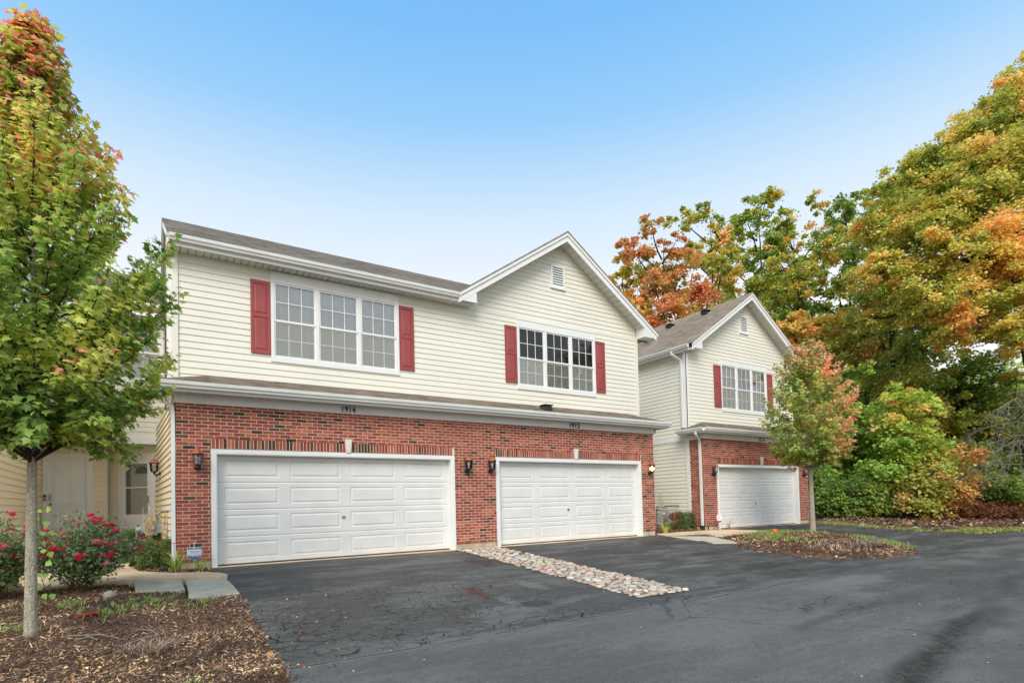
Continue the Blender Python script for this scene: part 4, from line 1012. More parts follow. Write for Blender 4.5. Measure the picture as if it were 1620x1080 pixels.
# cobble strip
cob = thing('cobblestone_strip', (6.65, 9, gz(9)), 'strip of pale pink and grey cobblestones between the two driveways', 'paving strip')
mb = MB(); ys = np.linspace(6.02, 11.98, 40)
for a, b in zip(ys[:-1], ys[1:]):
    wa, wb, wc, wd = [.03*math.sin(v*k_) for v, k_ in ((a, 5.1), (a, 7.3), (b, 7.3), (b, 5.1))]; mb.quad((6.15+wa, a, gz(a)+.012), (7.18+wb, a, gz(a)+.012), (7.18+wc, b, gz(b)+.012), (6.15+wd, b, gz(b)+.012))
mb.build('mortar_bed', 'sandbed', cob)
stc = [srgb(208, 184, 162), srgb(218, 200, 178), srgb(202, 172, 152), srgb(226, 216, 198), srgb(204, 196, 182), srgb(186, 180, 168), srgb(214, 190, 158), srgb(230, 222, 206), srgb(208, 174, 154), srgb(216, 184, 164)]
def pebble(mb, x, y, rx, ry, h, ang, r, col):
    n = 8; rad = [r.uniform(.80, 1.14) for _ in range(n)]; vs = []; z = gz(y)+.010
    for k_, (rr, zz) in enumerate([(1.0, 0), (1.0, .45), (.84, .82), (.5, 1.0)]):
        for j in range(n):
            an = 2*PI*j/n; u, v_ = rx*rr*rad[j]*math.cos(an), ry*rr*rad[j]*math.sin(an)
            vs.append((x+u*math.cos(ang)-v_*math.sin(ang), y+u*math.sin(ang)+v_*math.cos(ang), z+h*zz+r.uniform(-.003, .003)))
    vs.append((x, y, z+h*1.02)); fs = []
    for i in range(3):
        for j in range(n): fs.append((i*n+j, i*n+(j+1) % n, (i+1)*n+(j+1) % n, (i+1)*n+j))
    for j in range(n): fs.append((3*n+j, 3*n+(j+1) % n, 4*n))
    mb.add(vs, fs, col)
def shade(c, k): return tuple(x*k for x in c)
r = random.Random(21); y = 6.04
rows = 0
pts_ = []
tries = 0
while tries < 9000:
    tries += 1
    rad = r.uniform(.060, .095) if tries < 4000 else r.uniform(.030, .055)
    x, y = r.uniform(6.10+rad*.6, 7.23-rad*.5), r.uniform(5.98+rad, 11.93-rad)
    if all((x-a)**2+(y-b)**2 > ((rad+c)*.96)**2 for a, b, c in pts_): pts_.append((x, y, rad))
pts_.sort(key=lambda p: p[1]); rest = MB()
for i, (x, y, rad) in enumerate(pts_):
    tgt = MB() if i < 100 else rest
    pebble(tgt, x, y, rad*r.uniform(1.0, 1.22), rad*r.uniform(.85, 1.05), r.uniform(.016, .036), r.uniform(0, PI), r, shade(r.choice(stc), r.uniform(.68, .95)))
    if i < 100: tgt.build('cobblestone', 'stone', cob, True, colors=True)
tag(rest.build('cobblestones', 'stone', cob, True, colors=True), kind='stuff')

# ------------------------------------------------------------------ blades, shrubs, flowers
def blades(C, h, n, spread, w, lean, cols, r, seg=3):
    """arching blades from points C -> triangle arrays"""
    V, F, K = [], [], []
    for (x, y, z) in C:
        for _ in range(n):
            a = r.uniform(0, 2*PI); rr = r.uniform(0, spread); bx, by = x+rr*math.cos(a), y+rr*math.sin(a)
            a += r.uniform(-.7, .7); hh = h*r.uniform(.55, 1.1); ln = lean*r.uniform(.3, 1.2); c = r.choice(cols); k = r.uniform(.8, 1.15); c = tuple(q*k for q in c)
            px, py = -math.sin(a), math.cos(a); b = len(V)
            for i in range(seg+1):
                t = i/seg; ww = w*(1-t)**.6 if i < seg else 0
                ox = bx+math.cos(a)*ln*t*t*hh; oy = by+math.sin(a)*ln*t*t*hh; oz = z+hh*(t-.35*ln*t*t*t)
                if i < seg: V += [(ox-px*ww, oy-py*ww, oz), (ox+px*ww, oy+py*ww, oz)]
                else: V.append((ox, oy, oz))
            for i in range(seg-1): F += [(b+2*i, b+2*i+1, b+2*i+3), (b+2*i, b+2*i+3, b+2*i+2)]
            F.append((b+2*seg-2, b+2*seg-1, b+2*seg)); K += [c]*(2*seg+1)
    return np.array(V), np.array(F), np.array(K)
GRN = [srgb(104, 142, 52), srgb(132, 164, 64), srgb(86, 120, 44), srgb(160, 176, 90), srgb(186, 176, 100)]
r = random.Random(9)
tuf = []
for cx, cy, s, n in ((.02, 9.05, .20, 26), (-.35, 8.55, .16, 22), (-.25, 8.85, .2, 16), (.62, 8.75, .10, 12), (.55, 8.4, .12, 8), (-.85, 9.25, .10, 14), (-1.1, 9.35, .2, 10), (-1.25, 8.1, .10, 10), (-1.5, 8.6, .2, 14), (.2, 8.5, .15, 8), (-.6, 5.7, .05, 3), (.25, 5.3, .06, 3)):
    for _ in range(n):
        x, y = r.gauss(cx, s), r.gauss(cy, s)
        if x < 1.05: tuf.append((x, y, bedz('L', x, y)))
tag(meshnp('grass', *blades(tuf, .09, 9, .035, .0035, .9, GRN, r), 'leaf'), 'thin green grass sprouting through the left mulch', None, None, 'stuff')
tuf = []
for cx, cy, s, n in ((15.2, 9.9, .45, 120), (16.3, 10.0, .35, 70), (17.4, 9.6, .3, 70), (16.6, 7.2, .3, 80), (17.2, 7.9, .3, 60), (14.6, 9.2, .3, 40), (14.4, 8.6, .5, 30), (16.1, 6.6, .3, 40)):
    for _ in range(n):
        x, y = r.gauss(cx, s), r.gauss(cy, s*.7)
        if inpoly(x, y, BEDS['R'][0]): tuf.append((x, y, bedz('R', x, y)))
tag(meshnp('grass', *blades(tuf, .13, 8, .06, .006, .8, GRN, r), 'leaf'), 'green grass along the edge of the right bed', None, None, 'stuff')
tuf = []
YGR = [srgb(158, 156, 76), srgb(136, 142, 64), srgb(176, 168, 96), srgb(118, 130, 58)]
LAWN = [(22.7, 8.15), (22.75, 7.1), (25.9, 6.7), (29, 6.2), (33, 5.4), (38, 4.5), (40, 5.4), (33, 6.9), (27.4, 7.3), (25.5, 8.1)]
slab('lawn', LAWN, .0, 'soil', kind='structure')
for _ in range(1900):
    x, y = r.uniform(22.6, 38), r.uniform(4.6, 8.3)
    if inpoly(x, y, LAWN): tuf.append((x, y, gz(y)+.0))
for _ in range(1500):
    x, y = r.uniform(21.9, 26.0), r.uniform(8.4, 13.5); tuf.append((x, y, gz(y)+.0))
tag(meshnp('lawn_grass', *blades(tuf, .10, 7, .10, .012, .8, YGR, r, 2), 'leaf'), 'yellow green lawn grass along the woods', None, None, 'stuff')
# pale stones and debris at the woods edge
def bush(name, loc, rx, ry, rz, n, size, cols, label, cat, group=None, shape='box', tpl='oval', mat='leaf', nz=.12, stems=14, fill=.55, zoff=0, brown=None):
    """leafy shrub: leaves through the outer shell of an ellipsoid or rounded box"""
    root = thing(name, loc, label, cat, group); lx, ly, lz = loc; rr = np.random.RandomState(n)
    d = unit(rr.normal(0, 1, (n, 3)))
    if shape == 'box': d = np.sign(d)*np.abs(d)**.55; d /= np.maximum(np.abs(d).max(1, keepdims=True), .01)**.6
    k = 1-(rr.rand(n)**1.5)*fill
    nb = np.array([noise.noise(Vector((float(a)*2.2+lx, float(b)*2.2+ly, float(c)*2.2))) for a, b, c in d])
    C = d*np.array([rx, ry, rz])*k[:, None]*(1+nb[:, None]*nz*2.2); C[:, 2] += rz+zoff; keep = C[:, 2] > .02; C = C[keep]; d = d[keep]; nb = nb[keep]; m_ = len(C)
    Nn = unit(d+rr.normal(0, .55, (m_, 3))+np.array([0, 0, .35])); T = unit(rr.normal(0, .7, (m_, 3))+d*.8)
    ci = np.clip(((nb+.5)*len(cols)+rr.normal(0, .8, m_)).astype(int), 0, len(cols)-1); col = np.array(cols)[ci]*rr.uniform(.75, 1.25, (m_, 1))
    if brown is not None:
        bm_ = brown(C, nb); col[bm_] = np.array([srgb(150, 84, 56)])*rr.uniform(.7, 1.2, (m_, 1))[bm_]
    V, F, K = leaves(C+np.array(loc), Nn, T, rr.uniform(size*.7, size*1.25, m_), col, tpl)
    meshnp('foliage', V, F, K, mat, root, loc)
    st = MB(); q = random.Random(n)
    for _ in range(stems):
        a = q.uniform(0, 2*PI); e = q.uniform(.3, .85)
        st.tube([(lx+.04*math.cos(a), ly+.04*math.sin(a), lz-.02), (lx+rx*e*.5*math.cos(a), ly+ry*e*.5*math.sin(a), lz+rz*.8+zoff), (lx+rx*e*math.cos(a), ly+ry*e*math.sin(a), lz+rz*1.5+zoff)], [.010, .007, .003], 5)
    st.build('stem', 'stem', root)
    return root
BOX = [srgb(66, 88, 36), srgb(84, 106, 42), srgb(106, 124, 52), srgb(74, 96, 40)]
hd = 'clipped evergreen shrubs by the house walls'
bush('shrub', (.14, 12.65, -.01), .32, .40, .27, 13000, .034, BOX, 'clipped square hedge shrub right under the downspout corner', 'shrub', hd, stems=8, fill=.22, nz=.03)
bush('shrub', (-.12, 13.9, .0), .34, .3, .36, 9000, .036, BOX, 'round shrub behind the clipped hedge, below the gas meter', 'shrub', hd, stems=8, fill=.25, nz=.05)
bush('shrub', (15.35, 13.0, .0), .30, .42, .31, 7000, .045, BOX, 'half browned round shrub against the siding of house 1910', 'shrub', hd, stems=8, fill=.4, brown=lambda C, nb: (C[:, 1]-.25*C[:, 0] > .02) & (C[:, 2] > .22))
bush('shrub', (13.45, 13.2, .0), .34, .3, .30, 2200, .045, BOX, 'small shrub tucked behind the right brick corner of the long townhouse', 'shrub', hd, stems=6, fill=.4, brown=lambda C, nb: (C[:, 0] > .12))
# rose bushes
ROS = [srgb(72, 98, 62), srgb(90, 118, 76), srgb(112, 140, 90), srgb(130, 154, 102), srgb(102, 128, 94), srgb(134, 96, 74)]
def rosebush(loc, rx, ry, h, n, nflow, label, seed):
    root = thing('rose_bush', loc, label, 'rose bush', 'rose bushes in the left bed'); q = random.Random(seed); rr = np.random.RandomState(seed)
    st = MB(); C, D, red = [], [], []; fl = []
    for i in range(n):
        a = q.uniform(0, 2*PI); e = math.sqrt(q.random()); hh = h*q.uniform(.55, 1.0)*(1-.35*e*e); L_ = Vector(loc)
        tip = L_+Vector((rx*e*math.cos(a), ry*e*math.sin(a), hh)); mid = L_+Vector((rx*e*.35*math.cos(a), ry*e*.35*math.sin(a), hh*.62)); p0 = L_+Vector((q.gauss(0, .06), q.gauss(0, .06), -.02))
        P4 = [p0*(1-t)**2+mid*2*t*(1-t)+tip*t*t for t in (0, .25, .5, .75, 1)]
        st.tube(P4, [.006, .005, .0045, .0035, .002], 5, cap=False)
        nl = int(80*q.uniform(.7, 1.3))
        for j in range(nl):
            t = 1-q.random()**1.5*.66; p = p0*(1-t)**2+mid*2*t*(1-t)+tip*t*t; off = Vector((q.gauss(0, .07), q.gauss(0, .07), q.gauss(0, .05))); C.append(p+off); D.append(off.normalized()+Vector((0, 0, .2))); red.append(t > .93 and q.random() < .4)
        if q.random() < nflow/n:
            t = q.choice((1, 1, .9, .75)); fl.append(p0*(1-t)**2+mid*2*t*(1-t)+tip*t*t+Vector((q.uniform(-.05, .05), -.10 if t < 1 else 0, .03)))
    C = np.array([tuple(c) for c in C]); C[:, 2] = np.maximum(C[:, 2], loc[2]+.03); D = np.array([tuple(c) for c in D]); m_ = len(C)
    col = np.array(ROS)[rr.randint(0, 5, m_)]*rr.uniform(.8, 1.35, (m_, 1)); col[np.array(red)] = np.array(srgb(128, 62, 48))
    V, F, K = leaves(C, unit(rr.normal(0, .5, (m_, 3))+np.array([0, -.3, .9])), D+rr.normal(0, .3, (m_, 3)), rr.uniform(.040, .074, m_), col, 'oval')
    meshnp('foliage', V, F, K, 'leaf', root, loc); st.build('stem', 'stem', root)
    PK = [srgb(226, 76, 128), srgb(222, 60, 104), srgb(232, 116, 156), srgb(214, 52, 86)]
    for p in fl[:60]:
        k = q.randint(1, 3); c = q.choice(PK); mbf = MB()
        for _ in range(k):
            o = p+Vector((q.uniform(-.05, .05), q.uniform(-.05, .05), q.uniform(-.02, .03))) if k > 1 else p
            s = q.uniform(.034, .050)
            for ring, np_ in ((.4, 4), (.8, 5), (1.1, 6)):
                for j in range(np_):
                    an = 2*PI*j/np_+ring*3; ux, uy = math.cos(an), math.sin(an); vx, vy = -uy, ux; w_ = s*.75
                    b0 = o+Vector((ux*s*.1, uy*s*.1, 0)); m0 = o+Vector((ux*s*ring*.6, uy*s*ring*.6, s*(.75-ring*.2))); t0 = o+Vector((ux*s*ring*.85, uy*s*ring*.85, s*(1.5-ring*.55)))
                    W_ = Vector((vx*w_, vy*w_, 0)); kk = q.uniform(.8, 1.1)
                    mbf.add([b0, m0-W_, t0, m0+W_], [(0, 1, 2), (0, 2, 3)], tuple(z*kk for z in c))
        mbf.build('rose_flower', 'petal', root, colors=True)
    return root
rosebush((-.84, 10.35, gz(10.35)), .78, .50, 1.20, 92, 44, 'rose bush with the most pink flowers, right of the large maple trunk', 4)
rosebush((-1.78, 10.2, gz(10.2)), .55, .6, 1.28, 70, 14, 'rose bush at the left edge of the picture, left of the maple trunk', 8)
# vine between them with broad light green leaves
vn = thing('vine', (-1.12, 9.75, gz(9.75)), 'climbing vine with broad light green leaves just right of the maple trunk', 'vine')
st = MB(); pts = [(-1.20+.03*math.sin(i*1.3), 9.75+.03*math.cos(i), gz(9.75)+i*.14) for i in range(10)]; st.tube(pts, .005, 5); st.build('stem', 'stem', vn)
C = np.array([(p[0]+q_*.09, p[1]-.03, p[2]+.02) for i, p in enumerate(pts) for q_ in (-.3, .7)]); k = len(C)
meshnp('foliage', *leaves(C, unit(npr.normal(0, .35, (k, 3))+np.array([-.1, -.9, .5])), npr.normal(0, .5, (k, 3))+np.array([.3, 0, -.6]), npr.uniform(.06, .10, k), np.array([srgb(124, 168, 60), srgb(150, 190, 70), srgb(110, 160, 52)])[npr.randint(0, 3, k)], 'clump'), 'leaf', vn, (-1.12, 9.75, gz(9.75)))
# fallen petals
C = np.array([(x, y, bedz('L', x, y)+.012) for x, y in [(r.gauss(-.35, .35), r.gauss(9.75, .22)) for _ in range(60)]]); k = len(C)
tag(meshnp('fallen_petals', *leaves(C, unit(npr.normal(0, .2, (k, 3))+np.array([0, 0, 1])), npr.normal(0, 1, (k, 3)), npr.uniform(.02, .035, k), np.tile(srgb(226, 80, 130), (k, 1)), 'oval'), 'petal'), 'pink rose petals on the mulch', None, None, 'stuff')
# day lilies and tall grasses
def lily(loc, h, n, w, cols, label, cat, name='daylily', group=None, lean=1.0, flower=0):
    root = thing(name, loc, label, cat, group); q = random.Random(int(loc[0]*100))
    V, F, K = blades([loc], h, n, .07, w, lean, cols, q, 5); meshnp('foliage', V, F, K, 'leaf', root, loc)
    for i in range(flower):
        a = q.uniform(-.5, 3.6); L_ = Vector(loc); t = L_+Vector((math.cos(a)*.22*(1 if i % 2 else -1.4), -.05, h*q.uniform(.9, 1.1)))
        s = MB(); s.tube([L_, L_+(t-L_)*.5+Vector((0, 0, .06)), t], .003, 4); fo = s.build('stem', 'stem', root)
        f_ = MB()
        for j in range(6):
            an = j*PI/3; u = Vector((math.cos(an), math.sin(an), 0)); v_ = Vector((-u.y, u.x, 0)); f_.add([t, t+u*.035+v_*.012+Vector((0, 0, .02)), t+u*.055+Vector((0, 0, .015)), t+u*.035-v_*.012+Vector((0, 0, .02))], [(0, 1, 2), (0, 2, 3)], srgb(214, 74, 60))
        f_.build('lily_flower', 'petal', root, colors=True)
    return root
LG = [srgb(112, 150, 58), srgb(140, 172, 74), srgb(92, 128, 50), srgb(190, 176, 96), srgb(160, 186, 90)]
lily((.40, 11.66, -.01), .50, 60, .011, LG, 'larger daylily clump with red flowers in front of the downspout', 'daylily', group='daylilies by the walls', flower=4)
lily((.76, 11.62, -.01), .34, 24, .009, LG, 'smaller daylily clump below the blue yard sign', 'daylily', group='daylilies by the walls')
lily((13.55, 12.15, .0), .42, 44, .014, [srgb(150, 176, 64), srgb(176, 192, 88), srgb(196, 190, 110), srgb(120, 150, 56)], 'yellow green daylily clump in front of the gas meter between the houses', 'daylily', group='daylilies by the walls')
lily((16.45, 11.95, .0), .46, 12, .010, [srgb(96, 112, 70), srgb(120, 134, 84)], 'thin sparse daylily in front of the left edge of garage door 1910', 'daylily', group='daylilies by the walls', lean=.7)
STR = [srgb(214, 182, 130), srgb(196, 160, 108), srgb(222, 196, 150)]
def plume(loc, h, n, label, base=True):
    root = thing('plume_grass', loc, label, 'ornamental grass', 'plume grasses'); q = random.Random(int(abs(loc[0])*77)); L_ = Vector(loc)
    if base: meshnp('foliage', *blades([loc], h*.55, 60, .10, .005, .9, [srgb(150, 158, 80), srgb(176, 170, 100), srgb(120, 132, 60)], q, 4), 'leaf', root, loc)
    s = MB(); Cs = []
    for i in range(n):
        a = q.uniform(0, 2*PI); ln = q.uniform(.02, .16); t = L_+Vector((math.cos(a)*ln, math.sin(a)*ln, h*q.uniform(.75, 1.05))); s.tube([L_, (L_+t)/2+Vector((0, 0, .05)), t], .0022, 4, cap=False, col=STR[0])
        for j in range(90):
            tt = q.uniform(.68, 1.0); p = L_+(t-L_)*tt; wd = .016*math.sin(min(1, (tt-.66)/.34)*PI); Cs.append((p.x+q.gauss(0, wd*.6), p.y+q.gauss(0, wd*.6), p.z+.03))
    s.build('stalk', 'straw', root, colors=True); C = np.array(Cs); k = len(C)
    meshnp('plume', *leaves(C, unit(npr.normal(0, 1, (k, 3))), np.tile([0, 0, 1.], (k, 1))+npr.normal(0, .3, (k, 3)), npr.uniform(.014, .03, k), np.array(STR)[npr.randint(0, 3, k)], 'oval'), 'straw', root, loc)
plume((-.02, 13.35, 0), 1.15, 9, 'tan plume grass in front of the glass storm door')
plume((.24, 13.6, 0), 1.25, 7, 'thin tan plume grass next to the side wall gas meter', False)
plume((13.95, 12.6, 0), 1.25, 9, 'tan plume grass in the gap between the two townhouses', False)

# ------------------------------------------------------------------ small things
def text_mesh(name, txt, h, w, mat, parent, place, ex=.001):
    cu = bpy.data.curves.new('t', 'FONT'); cu.body = txt; cu.size = h/.7; cu.extrude = ex; cu.resolution_u = 2; o = bpy.data.objects.new('t', cu); COL.objects.link(o); bpy.context.view_layer.update()
    me = bpy.data.meshes.new_from_object(o.evaluated_get(bpy.context.evaluated_depsgraph_get())); bpy.data.objects.remove(o)
    V = np.zeros(len(me.vertices)*3, np.float32); me.vertices.foreach_get('co', V); V = V.reshape(-1, 3); sx = w/(V[:, 0].max()-V[:, 0].min())
    W_ = np.array([place((a-V[:, 0].min())*sx, b, c) for a, b, c in V], np.float32); me.vertices.foreach_set('co', W_.ravel()); me.materials.clear(); me.materials.append(M[mat]); me.name = name; me.update()
    o = bpy.data.objects.new(name, me); COL.objects.link(o); o.parent = parent; return o
sx0, sy0, sz0 = .69, 11.78, -.02
ys_ = thing('yard_sign', (sx0, sy0, sz0), 'blue and white alarm company yard sign on a white stake before the brick', 'yard sign', rz=.12)
ORG[ys_.name] = Vector((0, 0, 0))
def shield(c0, c1, y0, y1, mat, nm, par):
    b = MB(); b.prism([(a, y0, z) for a, z in c0], (0, y1-y0, 0)); return b.build(nm, mat, par)
q = MB(); q.tube([(0, .006, 0), (0, .006, .52)], .006, 6); q.build('stake', 'whitesign', ys_)
full = [(-.115, .43), (-.115, .27), (-.10, .235), (-.05, .205), (0, .19), (.05, .205), (.10, .235), (.115, .27), (.115, .43), (.0, .415)]
pl = shield(full, None, -.004, .002, 'whitesign', 'sign_panel', ys_)
shield([(-.108, .423), (-.108, .385), (.108, .385), (.108, .423), (0, .409)], None, -.006, -.004, 'bluesign', 'header_band', pl)
shield([(-.108, .275), (-.095, .24), (-.05, .213), (0, .199), (.05, .213), (.095, .24), (.108, .275)], None, -.006, -.004, 'bluesign', 'footer_band', pl)
text_mesh('lettering', 'Monitronics', .021, .155, 'number', pl, lambda a, b, c: (-.06+a, -.0055-c, .335+b))
q = MB()
for i, (a, b) in enumerate(((-.09, -.05), (-.04, -.02), (-.012, .03), (.04, .09))): q.box(a, b, -.0075, -.006, .393, .402)
for a, b in ((-.07, -.05), (-.04, -.005), (.005, .03), (.04, .075)): q.box(a, b, -.0075, -.006, .250, .262)
q.build('white_marks', 'whitesign', pl)
q = MB(); q.box(-.09, .09, -.0055, -.004, .306, .311); q.tube([(-.10, -.005, .32), (-.085, -.005, .352), (-.075, -.005, .33)], .0012, 4); q.build('grey_line', 'metergrey', pl)
ys2 = thing('yard_sign', (16.05, 12.0, -.02), 'white rounded yard sign with red foot, left of garage door 1910', 'yard sign', rz=-.1); ORG[ys2.name] = Vector((0, 0, 0))
q = MB(); q.tube([(0, .006, 0), (0, .006, .40)], .007, 6); q.build('stake', 'whitesign', ys2)
ov = [(.125*math.cos(t)*(1-.18*max(0, -math.sin(t))), .42+.155*math.sin(t)) for t in [2*PI*i/22 for i in range(22)]]
pl = shield(ov, None, -.004, .002, 'whitesign', 'sign_panel', ys2)
shield([(.6*0-.088, .335), (-.075, .305), (-.04, .275), (0, .265), (.04, .275), (.075, .305), (.088, .335)], None, -.006, -.004, 'redsign', 'footer_band', pl)
shield([(-.055, .40), (-.015, .40), (-.015, .44), (-.055, .44)], None, -.006, -.004, 'redsign', 'emblem', pl)
q = MB(); q.tube([(-.72, 8.43, bedz('L', -.72, 8.43)+.03), (-.50, 8.56, bedz('L', -.5, 8.56)+.035)], .020, 12); q.build
tag(q.build('pipe_piece', 'redplastic', origin=(-.6, 8.5, bedz('L', -.6, 8.5)), smooth=False), 'short rust red pipe lying on the mulch right of the maple', 'pipe')
def rock(loc, rx, ry, rz, label, mat='rock', seed=1, name='rock', group=None):
    q = random.Random(seed); mb = MB(); n = 12; rows = 7; vs = []; fs = []
    for i in range(rows+1):
        ph = PI*i/rows
        for j in range(n):
            th = 2*PI*j/n; p = Vector((math.sin(ph)*math.cos(th), math.sin(ph)*math.sin(th), math.cos(ph))); k = 1+.22*noise.noise(p*1.8+Vector((seed, 0, 0))); vs.append((loc[0]+p.x*k*rx, loc[1]+p.y*k*ry, loc[2]+p.z*k*rz))
    for i in range(rows):
        for j in range(n): fs.append((i*n+j, (i+1)*n+j, (i+1)*n+(j+1) % n, i*n+(j+1) % n))
    mb.add(vs, fs); return tag(mb.build(name, mat, origin=loc, smooth=True), label, name, group)
rock((-.46, 9.62, bedz('L', -.46, 9.62)+.035), .085, .07, .06, 'fist sized pale rock on the mulch below the rose flowers')
for i, (x, y, s, lb) in enumerate(((22.6, 10.6, .14, 'pale rock farthest left at the foot of the woods'), (22.9, 9.7, .12, 'flat pale rock in the middle of those by the woods'), (23.0, 9.0, .15, 'pale rock nearest the lawn strip by the woods'), (12.75, 12.0, .07, 'dark stone at the right foot of the long brick wall'))):
    rock((x, y, gz(y)+.02), s, s*.8, s*.45, lb, seed=i+3, group='rocks along the edge of the woods' if i < 3 else None)
pk = thing('pumpkin', (15.75, 9.85, bedz('R', 15.75, 9.85)), 'small orange pumpkin on the grassy edge of the right bed', 'pumpkin')
mb = MB(); n = 24; vs = []; fs = []
for i in range(9):
    ph = PI*i/8
    for j in range(n):
        th = 2*PI*j/n; rr_ = .095*math.sin(ph)**.8*(1-.09*abs(math.cos(th*4))); vs.append((15.75+rr_*math.cos(th), 9.85+rr_*math.sin(th), pk.location.z+.075+.075*math.cos(ph)))
for i in range(8):
    for j in range(n): fs.append((i*n+j, (i+1)*n+j, (i+1)*n+(j+1) % n, i*n+(j+1) % n))
mb.add(vs, fs); mb.build('rind', 'pumpkin', pk, True); q = MB(); q.tube([(15.75, 9.85, pk.location.z+.14), (15.76, 9.85, pk.location.z+.175)], [.018, .012], 6); q.build('stem', 'stem', pk)
gl_ = thing('ground_spotlight', (.22, 11.55, .0), 'small black ground spotlight in the mulch before the clipped hedge', 'spotlight')
q = MB(); q.tube([(.14, 11.55, .05), (.20, 11.55, .06), (.28, 11.55, .065)], [.022, .032, .034], 10); q.build('housing', 'black', gl_); q = MB(); q.tube([(.21, 11.55, -.03), (.21, 11.55, .06)], .008, 6); q.build('stake', 'black', gl_)
sticks = [((-.72, 7.55), (-.20, 7.1)), ((-.65, 7.35), (-.45, 7.2)), ((-.25, 6.9), (.15, 7.15)), ((-.1, 7.5), (.1, 6.95)), ((-1.4, 6.4), (-1.05, 6.0))]
for i, ((a, b), (c, d)) in enumerate(sticks):
    q = MB(); z0_, z1_ = bedz('L', a, b)+.015, bedz('L', c, d)+.02; q.tube([(a, b, z0_), ((a+c)/2+.03, (b+d)/2, (z0_+z1_)/2+.03), (c, d, z1_)], [.006, .005, .003], 6)
    tag(q.build('stick', 'bark_grey', origin=(a, b, z0_)), ['long grey twig running away from the maple trunk', 'short twig beside the long one near the maple', 'curved twig left of the dead grass clump', 'thin twig crossing the middle of the mulch', 'thin twig at the lower left edge of the mulch'][i], 'twig', 'twigs on the left mulch')
q = random.Random(6); dc = (.02, 6.55)
C_ = [(q.gauss(dc[0], .13), q.gauss(dc[1], .10), 0) for _ in range(16)]; C_ = [(x, y, bedz('L', x, y)) for x, y, _ in C_]
root = thing('dead_grass_clump', (dc[0], dc[1], bedz('L', *dc)), 'dead cut back clump of grey brown stalks in the left mulch', 'dead plant')
meshnp('stalks', *blades(C_, .17, 16, .05, .0035, 1.2, [srgb(160, 136, 118), srgb(186, 164, 140), srgb(130, 108, 94)], q, 3), 'litter', root, tuple(root.location))
q = random.Random(7)
root = thing('dead_twig_pile', (15.2, 7.0, bedz('R', 15.2, 7.0)), 'pale pile of dead twigs in the middle of the right bed', 'twig pile')
C_ = [(q.gauss(15.2, .8), q.gauss(7.2, .35), 0) for _ in range(46)]; C_ = [(x, y, bedz('R', x, y)) for x, y, _ in C_ if inpoly(x, y, BEDS['R'][0])]
meshnp('twigs', *blades(C_, .26, 5, .05, .006, 1.8, [srgb(176, 160, 140), srgb(150, 130, 110), srgb(196, 184, 166)], q, 3), 'litter', root, tuple(root.location))

